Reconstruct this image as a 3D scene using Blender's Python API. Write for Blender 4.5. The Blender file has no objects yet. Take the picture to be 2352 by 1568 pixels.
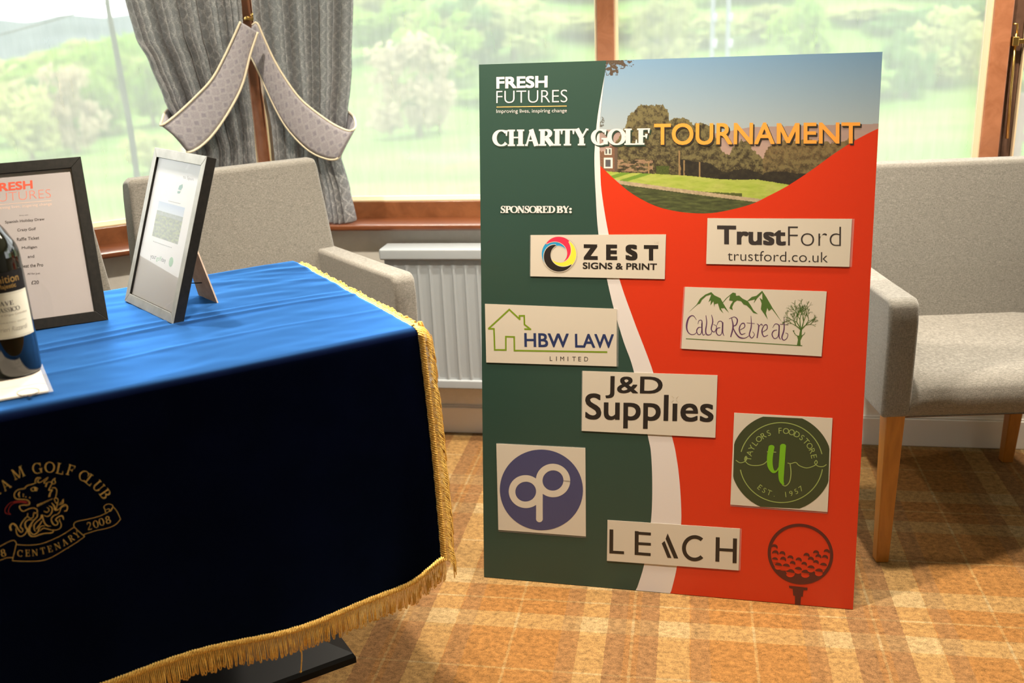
import bpy, bmesh, math, random
from math import sin, cos, pi, radians, sqrt, atan2
from mathutils import Vector, Matrix, noise
from mathutils.geometry import tessellate_polygon
random.seed(7)
scene = bpy.context.scene
COL = scene.collection

# ------------------------------------------------------------------ camera
YAW, PITCH, ROLL, CAMZ, FPX = .1805, .3142, .0426, 1.2713, 2287.13
_f = Vector((-sin(YAW)*cos(PITCH), cos(YAW)*cos(PITCH), -sin(PITCH)))
_r = Vector((cos(YAW), sin(YAW), 0)); _d = _f.cross(_r)
CR = _r*cos(ROLL) + _d*sin(ROLL); CD = -_r*sin(ROLL) + _d*cos(ROLL); CF = _f
CAM = Vector((0, 0, CAMZ))
cd = bpy.data.cameras.new('camera'); cam = bpy.data.objects.new('camera', cd); COL.objects.link(cam)
M = Matrix.Identity(4)
for i in range(3):
    M[i][0] = CR[i]; M[i][1] = -CD[i]; M[i][2] = -CF[i]; M[i][3] = CAM[i]
cam.matrix_world = M
cd.sensor_width = 36; cd.lens = 36*FPX/2352; cd.clip_end = 3000; cd.clip_start = .05
cd.dof.use_dof = True; cd.dof.focus_distance = 2.2; cd.dof.aperture_fstop = 3.5
scene.camera = cam

# ------------------------------------------------------------------ world, exposure
SKY = 2.9
w = bpy.data.worlds.new('overcast_sky'); scene.world = w; w.use_nodes = True
bg = w.node_tree.nodes['Background']; bg.inputs[0].default_value = (.93, .97, 1, 1); bg.inputs[1].default_value = SKY
vs = scene.view_settings
vs.view_transform = 'Standard'; vs.look = 'None'; vs.exposure = 0.68; vs.gamma = 1; vs.use_curve_mapping = False
scene.cycles.max_bounces = 8; scene.cycles.diffuse_bounces = 4; scene.cycles.glossy_bounces = 4
scene.cycles.transmission_bounces = 6; scene.cycles.transparent_max_bounces = 12
scene.cycles.caustics_reflective = False; scene.cycles.caustics_refractive = False
scene.cycles.sample_clamp_indirect = 6
LAMP_W = 190.0          # watts of each ceiling downlight
LAMP_COL = (1, .885, .73)
DOWNLIGHTS = [(-.5, 1.76, 1.35), (1.0, 2.42, .6), (.36, 2.22, .9), (-1.15, 2.2, .45), (1.9, .9, .12), (-.4, -.6, .08), (1.1, -.9, .08), (-1.9, -1.0, .08)]

# ------------------------------------------------------------------ helpers
def lin(c):
    return tuple((v/255/12.92) if v/255 <= .04045 else ((v/255+.055)/1.055)**2.4 for v in c)

def mat(name, rgb, rough=.6, spec=.5, metal=0., coat=0., coat_rough=.1, sheen=0., sheen_tint=(1, 1, 1), sheen_rough=.4):
    m = bpy.data.materials.new(name); m.use_nodes = True
    b = m.node_tree.nodes['Principled BSDF']
    b.inputs['Base Color'].default_value = (*lin(rgb), 1)
    b.inputs['Roughness'].default_value = rough; b.inputs['Specular IOR Level'].default_value = spec
    b.inputs['Metallic'].default_value = metal
    b.inputs['Coat Weight'].default_value = coat; b.inputs['Coat Roughness'].default_value = coat_rough
    b.inputs['Sheen Weight'].default_value = sheen; b.inputs['Sheen Tint'].default_value = (*sheen_tint, 1)
    b.inputs['Sheen Roughness'].default_value = sheen_rough
    return m

class NT:
    """tiny node-tree helper"""
    def __init__(s, m): s.m = m; s.t = m.node_tree; s.b = s.t.nodes.get('Principled BSDF')
    def n(s, typ, **kw):
        nd = s.t.nodes.new(typ)
        for k, v in kw.items(): setattr(nd, k, v)
        return nd
    def l(s, a, b): s.t.links.new(a, b)
    def coord(s, scale=(1, 1, 1), kind='Object', rot=(0, 0, 0)):
        c = s.n('ShaderNodeTexCoord'); mp = s.n('ShaderNodeMapping')
        mp.inputs['Scale'].default_value = scale; mp.inputs['Rotation'].default_value = rot
        s.l(c.outputs[kind], mp.inputs['Vector']); return mp.outputs[0]
    def noise(s, vec, scale, detail=3, rough=.5, dist=0):
        nd = s.n('ShaderNodeTexNoise'); nd.inputs['Scale'].default_value = scale
        nd.inputs['Detail'].default_value = detail; nd.inputs['Roughness'].default_value = rough
        nd.inputs['Distortion'].default_value = dist
        s.l(vec, nd.inputs['Vector']); return nd.outputs['Fac']
    def ramp(s, fac, stops, interp='LINEAR'):
        nd = s.n('ShaderNodeValToRGB'); cr = nd.color_ramp; cr.interpolation = interp
        while len(cr.elements) < len(stops): cr.elements.new(.5)
        for e, (p, c) in zip(cr.elements, stops):
            e.position = p; e.color = (*lin(c), 1) if len(c) == 3 and max(c) > 1.001 else (*c, 1)
        s.l(fac, nd.inputs[0]); return nd.outputs[0]
    def math(s, op, a, b=None):
        nd = s.n('ShaderNodeMath', operation=op)
        for i, v in enumerate((a, b)):
            if v is None: continue
            if isinstance(v, (int, float)): nd.inputs[i].default_value = v
            else: s.l(v, nd.inputs[i])
        return nd.outputs[0]
    def mix(s, fac, a, b, blend='MIX'):
        nd = s.n('ShaderNodeMix', data_type='RGBA', blend_type=blend)
        for sock, v in ((nd.inputs[0], fac), (nd.inputs[6], a), (nd.inputs[7], b)):
            if isinstance(v, (int, float)): sock.default_value = v
            elif isinstance(v, tuple): sock.default_value = (*lin(v), 1)
            else: s.l(v, sock)
        return nd.outputs[2]
    def bump(s, h, strength=.3, dist=.002):
        nd = s.n('ShaderNodeBump'); nd.inputs['Strength'].default_value = strength; nd.inputs['Distance'].default_value = dist
        s.l(h, nd.inputs['Height']); s.l(nd.outputs[0], s.b.inputs['Normal'])
    def color(s, c): s.l(c, s.b.inputs['Base Color'])

def root_of(o):
    while o.parent: o = o.parent
    return o

class MB:
    """collects verts and faces for ONE mesh object"""
    def __init__(s): s.v = []; s.f = []
    def add(s, vs, fs):
        k = len(s.v); s.v += [Vector(v) for v in vs]; s.f += [tuple(i+k for i in f) for f in fs]; return s
    def box(s, lo, hi, M=None):
        (a, b, c), (d, e, f) = lo, hi
        vs = [Vector(p) for p in ((a,b,c),(d,b,c),(d,e,c),(a,e,c),(a,b,f),(d,b,f),(d,e,f),(a,e,f))]
        if M: vs = [M @ v for v in vs]
        return s.add(vs, [(0,3,2,1),(4,5,6,7),(0,1,5,4),(1,2,6,5),(2,3,7,6),(3,0,4,7)])
    def prism(s, poly, fn, d0, d1):
        """poly: 2D list; fn(u, v, d) -> 3D"""
        n = len(poly); vs = [fn(u, v, d0) for u, v in poly] + [fn(u, v, d1) for u, v in poly]
        fs = [tuple(range(n-1, -1, -1)), tuple(range(n, 2*n))] + [(i, (i+1) % n, n+(i+1) % n, n+i) for i in range(n)]
        return s.add(vs, fs)
    def tube(s, pts, r, seg=6, cap=True):
        pts = [Vector(p) for p in pts]; n = len(pts); rs = r if isinstance(r, (list, tuple)) else [r]*n
        up = None; vs = []
        for i, p in enumerate(pts):
            t = (pts[min(i+1, n-1)] - pts[max(i-1, 0)])
            if t.length < 1e-9: t = Vector((0, 0, 1))
            t.normalize()
            if up is None: up = t.orthogonal().normalized()
            up = (up - t*up.dot(t))
            if up.length < 1e-6: up = t.orthogonal()
            up.normalize(); b = t.cross(up)
            for k in range(seg):
                a = 2*pi*k/seg; vs.append(p + (up*cos(a) + b*sin(a))*rs[i])
        fs = [(i*seg+k, i*seg+(k+1) % seg, (i+1)*seg+(k+1) % seg, (i+1)*seg+k) for i in range(n-1) for k in range(seg)]
        if cap: fs += [tuple(range(seg-1, -1, -1)), tuple(range((n-1)*seg, n*seg))]
        return s.add(vs, fs)
    def lathe(s, prof, seg=32, c=(0, 0, 0), a0=0., a1=2*pi):
        c = Vector(c); full = abs(a1-a0-2*pi) < 1e-6; m = seg if full else seg+1
        vs = [c + Vector((r*cos(a0+(a1-a0)*k/seg), r*sin(a0+(a1-a0)*k/seg), z)) for r, z in prof for k in range(m)]
        fs = [(i*m+k, i*m+(k+1) % m, (i+1)*m+(k+1) % m, (i+1)*m+k) for i in range(len(prof)-1) for k in range(m if full else m-1)]
        return s.add(vs, fs)
    def grid(s, fn, nu, nv):
        vs = [fn(i/nu, j/nv) for j in range(nv+1) for i in range(nu+1)]
        return s.add(vs, [(j*(nu+1)+i, j*(nu+1)+i+1, (j+1)*(nu+1)+i+1, (j+1)*(nu+1)+i) for j in range(nv) for i in range(nu)])
    def build(s, name, m, parent=None, smooth=False, bevel=0, seg=3, subsurf=0, weld=False, local=False):
        off = Vector((0, 0, 0))
        if parent is not None and not local: off = root_of(parent).location
        me = bpy.data.meshes.new(name)
        me.from_pydata([v-off for v in s.v], [], s.f); me.update()
        if weld:
            bm = bmesh.new(); bm.from_mesh(me); bmesh.ops.remove_doubles(bm, verts=bm.verts, dist=1e-5)
            bmesh.ops.recalc_face_normals(bm, faces=bm.faces); bm.to_mesh(me); bm.free()
        if m: me.materials.append(m)
        o = bpy.data.objects.new(name, me); COL.objects.link(o)
        if parent is not None: o.parent = parent
        if smooth: me.polygons.foreach_set('use_smooth', [True]*len(me.polygons))
        if bevel:
            b = o.modifiers.new('bevel', 'BEVEL'); b.width = bevel; b.segments = seg; b.limit_method = 'ANGLE'; b.angle_limit = radians(35)
            me.polygons.foreach_set('use_smooth', [True]*len(me.polygons))
            o.modifiers.new('wn', 'WEIGHTED_NORMAL')
        if subsurf:
            q = o.modifiers.new('sub', 'SUBSURF'); q.levels = subsurf; q.render_levels = subsurf
        return o

def tag(o, label, cat=None, group=None, kind=None):
    o['label'] = label
    if cat: o['category'] = cat
    if group: o['group'] = group
    if kind: o['kind'] = kind
    return o
def thing(name, label, cat, loc=(0, 0, 0), rz=0, group=None):
    o = bpy.data.objects.new(name, None); COL.objects.link(o); o.location = loc; o.rotation_euler = (0, 0, rz); o.empty_display_size = .1
    return tag(o, label, cat, group)
def copy_tree(o, parent=None):
    c = o.copy(); COL.objects.link(c)
    if parent is not None: c.parent = parent
    for ch in list(o.children): copy_tree(ch, c)
    return c

# photograph pixel -> point on a real plane of the place (used to measure things where they stand)
def ray(px, py): return CF + CR*((px-1176)/FPX) + CD*((py-784)/FPX)
def on_plane(px, py, n, c):
    n = Vector(n); d = ray(px, py); return CAM + d*((c - n.dot(CAM))/n.dot(d))
def on_z(px, py, z): return on_plane(px, py, (0, 0, 1), z)
def on_y(px, py, y): return on_plane(px, py, (0, 1, 0), y)

class Fr:
    """a flat frame in space: origin O, in-plane axes U and V, normal N"""
    def __init__(s, O, U, V): s.O = Vector(O); s.U = Vector(U).normalized(); s.V = Vector(V).normalized(); s.N = s.U.cross(s.V).normalized()
    def px(s, x, y, off=0.):
        p = on_plane(x, y, s.N, s.N.dot(s.O)+off) - s.O; return (p.dot(s.U), p.dot(s.V))
    def at(s, u, v, d=0.): return s.O + s.U*u + s.V*v + s.N*d

def resample(pts, n):
    """smooth Catmull-Rom through 2D/3D points"""
    P = [Vector(p) for p in pts]
    if len(P) < 3: return [P[0].lerp(P[-1], i/n) for i in range(n+1)]
    out = []; m = len(P)-1
    for i in range(n+1):
        t = i/n*m; k = min(int(t), m-1); f = t-k
        p0 = P[k-1] if k else P[0]*2-P[1]; p1 = P[k]; p2 = P[k+1]; p3 = P[k+2] if k+2 <= m else P[m]*2-P[m-1]
        out.append(.5*((2*p1) + (p2-p0)*f + (2*p0-5*p1+4*p2-p3)*f*f + (3*p1-p0-3*p2+p3)*f**3))
    return out
def ribbon(pts, wd):
    """2D stroke -> verts, faces. wd: number or per-point list"""
    P = [Vector(p[:2]) for p in pts]; n = len(P); W = wd if isinstance(wd, (list, tuple)) else [wd]*n
    vs = []
    for i in range(n):
        a = P[i]-P[i-1] if i else P[1]-P[0]; b = P[i+1]-P[i] if i < n-1 else P[-1]-P[-2]
        if a.length < 1e-12: a = b
        if b.length < 1e-12: b = a
        a = a.normalized(); b = b.normalized(); t = a+b
        if t.length < 1e-6: t = b
        t.normalize(); nn = Vector((-t.y, t.x)); sc = min(1/max(.3, abs(nn.dot(Vector((-b.y, b.x))))), 1.8)
        vs += [P[i]+nn*(W[i]/2*sc), P[i]-nn*(W[i]/2*sc)]
    return vs, [(2*i, 2*i+1, 2*i+3, 2*i+2) for i in range(n-1)]
class Flat:
    """flat printed shapes gathered in 2D, then laid on a surface"""
    def __init__(s): s.v = []; s.f = []; s.n = 0
    def add(s, vs, fs):
        k = len(s.v); z0 = s.n; new = [Vector((v[0], v[1], z0 + (v[2] if len(v) > 2 else 0))) for v in vs]; s.v += new; s.f += [tuple(i+k for i in f) for f in fs]
        s.n = max([z0] + [v.z for v in new]) + 1; return s
    def poly(s, *loops):
        vs = [v for lp in loops for v in lp]
        tri = tessellate_polygon([[Vector((v[0], v[1], 0)) for v in lp] for lp in loops])
        return s.add(vs, tri)
    def stroke(s, pts, wd, smooth=0):
        if smooth:
            k = len(pts); pts2 = resample([(p[0], p[1]) for p in pts], smooth)
            if isinstance(wd, (list, tuple)):
                m = len(wd)-1; wd = [wd[min(int(i/smooth*m), m-1)]*(1-(i/smooth*m-min(int(i/smooth*m), m-1))) + wd[min(int(i/smooth*m), m-1)+1]*(i/smooth*m-min(int(i/smooth*m), m-1)) for i in range(smooth+1)]
            pts = pts2
        return s.add(*ribbon(pts, wd))
    def disc(s, c, r, n=48, ry=None):
        ry = ry or r; return s.poly([(c[0]+r*cos(2*pi*i/n), c[1]+ry*sin(2*pi*i/n)) for i in range(n)])
    def ring(s, c, r, wd, n=56, a0=0, a1=2*pi, ry=None):
        ry = ry or r; return s.stroke([(c[0]+r*cos(a0+(a1-a0)*i/n), c[1]+ry*sin(a0+(a1-a0)*i/n)) for i in range(n+1)], wd)
    def join(s, o): return s.add(o.v, o.f)
    def lay(s, name, surf, off, m, parent, flip=True):
        """surf(u, v, off) -> 3D point"""
        mb = MB(); mb.v = [surf(v.x, v.y, off+min(v.z, 90)*1e-6) for v in s.v]; mb.f = list(s.f)
        o = mb.build(name, m, parent)
        return o

# lettering from the built-in face, as flat outlines in a 1-unit box frame
_tc = {}
def letters(body, bold=0., space=1., shear=0.):
    k = (body, bold, space, shear)
    if k in _tc: return _tc[k]
    fat = bold if bold > .003 else 0.; bold = min(bold, 0.)
    cu = bpy.data.curves.new('lettering', 'FONT'); cu.body = body; cu.offset = bold; cu.space_character = space; cu.shear = shear; cu.resolution_u = 5
    o = bpy.data.objects.new('lettering', cu); COL.objects.link(o)
    dg = bpy.context.evaluated_depsgraph_get(); dg.update()
    me = bpy.data.meshes.new_from_object(o.evaluated_get(dg))
    vs = [Vector((v.co.x, v.co.y)) for v in me.vertices]; fs = [tuple(p.vertices) for p in me.polygons]
    bpy.data.objects.remove(o); bpy.data.curves.remove(cu); bpy.data.meshes.remove(me)
    if fat:      # bolder: the same outlines set down again, shifted a little all round
        v0, f0 = vs, fs; vs = [v.to_3d() for v in v0]; fs = list(f0)
        for i, (dx, dy) in enumerate([(a*fat*.7, b*fat*.7) for a in (-1, 0, 1) for b in (-1, 0, 1) if a or b]):
            o_ = len(vs)
            vs += [Vector((v.x+dx, v.y+dy, i+1)) for v in v0]; fs += [tuple(j+o_ for j in f) for f in f0]
    x0 = min(v.x for v in vs); x1 = max(v.x for v in vs); y0 = min(v.y for v in vs); y1 = max(v.y for v in vs)
    r = ([Vector(((v.x-x0)/(x1-x0), (v.y-y0)/(y1-y0), v[2] if len(v) > 2 else 0)) for v in vs], fs, (x1-x0)/(y1-y0)); _tc[k] = r; return r
def put(F, vsfs, bl, br, tl):
    """unit-box outlines stretched onto the parallelogram bl, br, tl"""
    bl, br, tl = Vector(bl[:2]), Vector(br[:2]), Vector(tl[:2])
    n0 = F.n; F.add([(*(bl + (br-bl)*v[0] + (tl-bl)*v[1]), v[2] if len(v) > 2 else 0) for v in vsfs[0]], vsfs[1]); F.n = n0; return F

# a drawn serif capital alphabet (thick and thin strokes)
def serif(ch, K=.16, k=.06, sf=.1):
    F = Flat(); sw = k*1.15
    def V(x, y0=0, y1=1, s0=True, s1=True, wd=None, l=1, r=1):
        wd = wd or K
        F.stroke([(x, y0), (x, y1)], wd)
        for on, y, sg in ((s0, y0, 1), (s1, y1, -1)):
            if on: F.stroke([(x-wd/2-sf*l, y+sg*sw/2), (x+wd/2+sf*r, y+sg*sw/2)], sw)
    def E(cx, cy, rx, ry, a0, a1, kk=None, KK=None):
        n = 30; kk = kk or k; KK = KK or K; P = []; W = []
        for i in range(n+1):
            a = radians(a0+(a1-a0)*i/n); P.append((cx+rx*cos(a), cy+ry*sin(a))); W.append(kk+(KK-kk)*abs(cos(a))**1.3)
        F.stroke(P, W)
    def H(x0, x1, y, wd=None): F.stroke([(x0, y), (x1, y)], wd or k)
    def D(a, b, wd): F.stroke([a, b], wd)
    def tick(x, y0, y1): F.stroke([(x, y0), (x, y1)], [sw*.6, sw*1.5])
    def foot(x, y, l=1, r=1, up=False): F.stroke([(x-sf*l, y+(-sw/2 if up else sw/2)), (x+sf*r, y+(-sw/2 if up else sw/2))], sw)
    h = k/2; c = K/2
    if ch == 'C': E(.45, .5, .40, .5-h, 48, 318); tick(.76, .62, .97); wd = .86
    elif ch == 'G': E(.45, .5, .40, .5-h, 48, 300); tick(.76, .64, .97); V(.78, .05, .45, False, True, l=1.3); wd = .96
    elif ch == 'O': E(.47, .5, .42, .5-h, 0, 360); wd = .94
    elif ch == 'Q': E(.47, .5, .42, .5-h, 0, 360); D((.5, .12), (.85, -.1), K*.7); wd = .94
    elif ch == 'H': V(.2); V(.74); H(.2, .74, .52); wd = .94
    elif ch == 'I': V(.2); wd = .4
    elif ch == 'L': V(.2); H(.2, .68, h); tick(.68, .32, .0); wd = .74
    elif ch == 'F': V(.2); H(.2, .66, 1-h); tick(.66, .7, 1); H(.2, .52, .52); tick(.52, .38, .66); wd = .74
    elif ch == 'E': V(.2); H(.2, .66, 1-h); tick(.66, .72, 1); H(.2, .52, .52); tick(.52, .4, .64); H(.2, .7, h); tick(.7, .3, 0); wd = .78
    elif ch == 'T': V(.4, s1=False); H(.04, .76, 1-h); tick(.06, .68, 1); tick(.74, .68, 1); wd = .8
    elif ch == 'A': D((.42, .98), (.16, 0), k*1.2); D((.42, 1), (.74, 0), K); H(.24, .62, .33); foot(.15, 0); foot(.75, 0, 1.3, 1.3); wd = .9
    elif ch == 'R': V(.2); E(.36, .745, .27, .255-h, 90, -90); H(.2, .38, 1-h); H(.2, .38, .49+h); D((.4, .5), (.74, .03), K); foot(.78, 0, .8, .6); wd = .86
    elif ch == 'P': V(.2); E(.36, .73, .29, .27-h, 90, -90); H(.2, .38, 1-h); H(.2, .38, .46+h); wd = .72
    elif ch == 'B': V(.2); E(.36, .76, .25, .24-h, 90, -90); E(.36, .27, .32, .27-h, 90, -90); H(.2, .38, 1-h); H(.2, .38, .53); H(.2, .38, h); wd = .76
    elif ch == 'D': V(.2); E(.36, .5, .44, .5-h, 90, -90); H(.2, .38, 1-h); H(.2, .38, h); wd = .88
    elif ch == 'N': V(.16, wd=k*1.2, s1=False); V(.80, wd=k*1.2, s0=False); D((.16, .97), (.80, .03), K); foot(.12, 1, .8, .5, True); wd = .94
    elif ch == 'M': V(.15, wd=k*1.2, s1=False); V(.97, wd=K); D((.17, .97), (.53, .03), K); D((.53, .03), (.93, .97), k*1.2); foot(.12, 1, .7, .5, True); wd = 1.14
    elif ch == 'U': V(.2, .3, 1, False); V(.74, .3, 1, False, wd=k*1.3); E(.47, .33, .27, .33-h, 180, 360); wd = .94
    elif ch == 'V': D((.14, 1), (.44, 0), K); D((.74, 1), (.44, 0), k*1.2); foot(.14, 1, 1.2, 1.2, True); foot(.74, 1, 1, 1, True); wd = .88
    elif ch == 'Y': D((.13, 1), (.42, .46), K); D((.72, 1), (.42, .46), k*1.2); V(.42, 0, .47, True, False); foot(.13, 1, 1.2, 1.2, True); foot(.72, 1, 1, 1, True); wd = .84
    elif ch == 'S':
        P = resample([(.58, .8), (.46, .96), (.26, .97), (.14, .8), (.2, .62), (.42, .48), (.56, .34), (.52, .13), (.34, .03), (.18, .08), (.08, .24)], 40)
        W = [k + (K-k)*max(0, sin(pi*min(1, max(0, (i/40-.22)/.56)))) for i in range(41)]; F.stroke(P, W)
        tick(.59, .66, 1.0); tick(.08, .34, 0); wd = .7
    elif ch == '0': E(.34, .5, .28, .5-h, 0, 360); wd = .68
    elif ch == '8': E(.32, .75, .2, .25-h, 0, 360); E(.32, .27, .26, .27-h, 0, 360); wd = .64
    elif ch == '2': F.stroke(resample([(.1, .72), (.16, .92), (.34, .98), (.52, .84), (.48, .6), (.08, h)], 24), [k+(K-k)*(i/24 if i < 12 else 1-(i-12)/12)*1. for i in range(25)]); H(.06, .6, h, k*1.5); wd = .68
    elif ch == '1': V(.3, s1=False); D((.28, .97), (.1, .86), k); wd = .6
    elif ch == '9': E(.32, .7, .24, .3-h, 0, 360); F.stroke(resample([(.56, .7), (.5, .3), (.2, h)], 10), k*1.3); wd = .64
    elif ch == ':': F.disc((.16, .12), K*.62, 16); F.disc((.16, .58), K*.62, 16); wd = .32
    else: wd = .4
    return F, wd
def serif_word(word, K, k, sf, track=0.):
    vs = []; fs = []; x = 0
    for ch in word:
        F, wd = serif(ch, K, k, sf); o = len(vs)
        vs += [Vector((v.x+x, v.y, v.z)) for v in F.v]; fs += [tuple(i+o for i in f) for f in F.f]; x += wd+track
    return [Vector((v.x/x, v.y, v.z)) for v in vs], fs
# ------------------------------------------------------------------ materials
def m_carpet():
    m = mat('tartan_carpet', (190, 130, 70), .95, .1); h = NT(m)
    c = h.n('ShaderNodeTexCoord'); sp = h.n('ShaderNodeSeparateXYZ'); h.l(c.outputs['Object'], sp.inputs[0])
    P = .513
    wob = h.noise(h.coord((1, 1, 1)), 60, 2)
    def axis(o, off):
        a = h.math('ADD', o, -off+20*P); a = h.math('ADD', a, h.math('MULTIPLY', h.math('SUBTRACT', wob, .5), .006))
        return h.math('FRACT', h.math('DIVIDE', a, P))
    K = 'CONSTANT'
    ty = axis(sp.outputs['Y'], 1.962-.2565); tx = axis(sp.outputs['X'], .41-.2565)
    # value in [0,1]: how pale the yarn stripe is along each axis
    def stripes(t, thin, pale):
        return h.ramp(t, [(0, (thin,)*3), (.006, (.18,)*3), (.255, (0.3,)*3), (.28, (pale,)*3), (.392, (.12,)*3), (.494, (thin,)*3), (.506, (.12,)*3), (.608, (pale,)*3), (.735, (.22,)*3), (.994, (thin,)*3)], K)
    fy = stripes(ty, .7, .72); fx = stripes(tx, .7, .72)
    grey = h.ramp(tx, [(0, (0,)*3), (.2, (0.5,)*3), (.28, (0,)*3), (.392, (.75,)*3), (.47, (.4,)*3), (.53, (.75,)*3), (.608, (0,)*3), (.74, (.5,)*3), (.82, (0,)*3)], K)
    f = h.math('ADD', h.math('MULTIPLY', fy, .55), h.math('MULTIPLY', fx, .55))
    col = h.ramp(f, [(0, (200, 138, 74)), (.35, (210, 154, 88)), (.6, (224, 184, 122)), (1, (236, 208, 158))])
    col = h.mix(h.math('MULTIPLY', grey, .55), col, (160, 134, 108))
    fz = h.noise(h.coord((1, 1.6, 1)), 420, 3, .7); fz2 = h.noise(h.coord((1, 1.3, 1)), 70, 4, .75)
    k = h.math('ADD', h.math('MULTIPLY', fz, .5), h.math('MULTIPLY', fz2, .5))
    col = h.mix(1., col, h.ramp(k, [(.25, (.78, .76, .74)), (.72, (1.16, 1.16, 1.16))]), 'MULTIPLY')
    h.color(col); h.bump(fz, .6, .003); return m
def m_wood(name, a, b, rough=.35, scale=(2, 2, 30), coat=.2, cr=.15):
    m = mat(name, a, rough, .5, coat=coat, coat_rough=cr); h = NT(m)
    n = h.noise(h.coord(scale), 6, 5, .6, 1.2); h.color(h.ramp(n, [(.3, a), (.7, b)])); return m
def m_fabric(name, a, b, sc=260):
    m = mat(name, a, .95, .15, sheen=.25, sheen_tint=(1, .97, .93), sheen_rough=.5); h = NT(m)
    n1 = h.noise(h.coord((4, 4, .45)), sc, 3, .75); n2 = h.noise(h.coord((.45, .45, 4)), sc, 3, .75); n3 = h.noise(h.coord(), 3, 2)
    k = h.math('ADD', h.math('MULTIPLY', n1, .5), h.math('MULTIPLY', n2, .5))
    col = h.ramp(k, [(.36, b), (.5, tuple((x+y)/2 for x, y in zip(a, b))), (.62, a)])
    col = h.mix(h.math('MULTIPLY', n3, .12), col, b); h.color(col); h.bump(k, .5, .0015); return m
def m_curtain():
    m = mat('grey_jacquard', (150, 150, 148), .9, .15, sheen=.2); h = NT(m)
    uv = h.n('ShaderNodeUVMap'); sp = h.n('ShaderNodeSeparateXYZ'); h.l(uv.outputs[0], sp.inputs[0])
    def tri(o, s): return h.math('ABSOLUTE', h.math('SUBTRACT', h.math('FRACT', h.math('MULTIPLY', o, s)), .5))
    d = h.math('ADD', tri(sp.outputs[0], 26), tri(sp.outputs[1], 26))
    zz = h.ramp(d, [(.36, (178, 180, 181)), (.44, (240, 240, 238)), (.56, (236, 236, 234)), (.64, (180, 182, 183))])
    fine = h.noise(h.coord(), 420, 2, .6)
    h.color(h.mix(1., zz, h.ramp(fine, [(.3, (.84, .84, .84)), (.7, (1.1, 1.1, 1.1))]), 'MULTIPLY')); h.bump(fine, .3, .001)
    tr = h.n('ShaderNodeBsdfTranslucent'); tr.inputs[0].default_value = (.82, .77, .77, 1)
    mx = h.n('ShaderNodeMixShader'); mx.inputs[0].default_value = .38
    out = h.t.nodes['Material Output']; h.l(h.b.outputs[0], mx.inputs[1]); h.l(tr.outputs[0], mx.inputs[2]); h.l(mx.outputs[0], out.inputs[0])
    return m
def m_tieback():
    m = mat('mauve_grey_tieback', (170, 162, 165), .8, .2, sheen=.2); h = NT(m)
    uv = h.n('ShaderNodeUVMap'); sp = h.n('ShaderNodeSeparateXYZ'); h.l(uv.outputs[0], sp.inputs[0])
    def tri(o, s): return h.math('ABSOLUTE', h.math('SUBTRACT', h.math('FRACT', h.math('MULTIPLY', o, s)), .5))
    d = h.math('ADD', tri(sp.outputs[0], 34), tri(sp.outputs[1], 34)); e = h.math('MAXIMUM', tri(sp.outputs[0], 34), tri(sp.outputs[1], 34))
    c = h.ramp(d, [(.22, (136, 133, 143)), (.26, (162, 158, 164)), (.5, (172, 168, 172)), (.53, (158, 154, 160))])
    h.color(h.mix(.3, c, h.ramp(h.noise(h.coord(), 300, 2), [(.3, (140, 135, 140)), (.7, (190, 184, 187))]))); return m
def schlick(h, f0=.04, pw=5.):
    g = h.n('ShaderNodeNewGeometry'); dt = h.n('ShaderNodeVectorMath', operation='DOT_PRODUCT'); h.l(g.outputs['Normal'], dt.inputs[0]); h.l(g.outputs['Incoming'], dt.inputs[1])
    k = h.math('POWER', h.math('SUBTRACT', 1., h.math('ABSOLUTE', dt.outputs['Value'])), pw)
    return h.math('ADD', h.math('MULTIPLY', k, 1-f0), f0)
def m_glass():
    """window pane: clear, with glare over the view mixed in as a milky layer, and a mirror-like surface"""
    m = bpy.data.materials.new('glare_veiled_glass'); m.use_nodes = True; h = NT(m); t = h.t; t.nodes.remove(h.b)
    out = t.nodes['Material Output']; tr = h.n('ShaderNodeBsdfTransparent'); tr.inputs[0].default_value = (1, .985, .95, 1)
    veil = h.n('ShaderNodeBsdfTranslucent'); veil.inputs[0].default_value = (.95, .94, .88, 1)  # pale layer that washes out the view as glare would
    gl = h.n('ShaderNodeBsdfGlossy'); gl.inputs['Roughness'].default_value = .02; gl.inputs[0].default_value = (1, 1, 1, 1)
    n = h.noise(h.coord((6, 6, 1)), 9, 4); f = h.ramp(n, [(.3, (.27,)*3), (.7, (.305,)*3)])
    m1 = h.n('ShaderNodeMixShader'); h.l(f, m1.inputs[0]); h.l(tr.outputs[0], m1.inputs[1]); h.l(veil.outputs[0], m1.inputs[2])
    m2 = h.n('ShaderNodeMixShader'); h.l(schlick(h), m2.inputs[0]); h.l(m1.outputs[0], m2.inputs[1]); h.l(gl.outputs[0], m2.inputs[2])
    h.l(m2.outputs[0], out.inputs[0]); return m
def m_clear(name='clear_glazing'):
    m = bpy.data.materials.new(name); m.use_nodes = True; h = NT(m); h.t.nodes.remove(h.b)
    out = h.t.nodes['Material Output']; tr = h.n('ShaderNodeBsdfTransparent'); gl = h.n('ShaderNodeBsdfGlossy'); gl.inputs['Roughness'].default_value = .03
    m2 = h.n('ShaderNodeMixShader'); h.l(schlick(h), m2.inputs[0]); h.l(tr.outputs[0], m2.inputs[1]); h.l(gl.outputs[0], m2.inputs[2]); h.l(m2.outputs[0], out.inputs[0]); return m
def m_noisy(name, a, b, sc, rough=.9, spec=.1, bump=0, det=4):
    m = mat(name, a, rough, spec); h = NT(m); n = h.noise(h.coord(), sc, det, .6); h.color(h.ramp(n, [(.35, a), (.65, b)]))
    if bump: h.bump(n, bump, .002)
    return m
CARPET = m_carpet()
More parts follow.
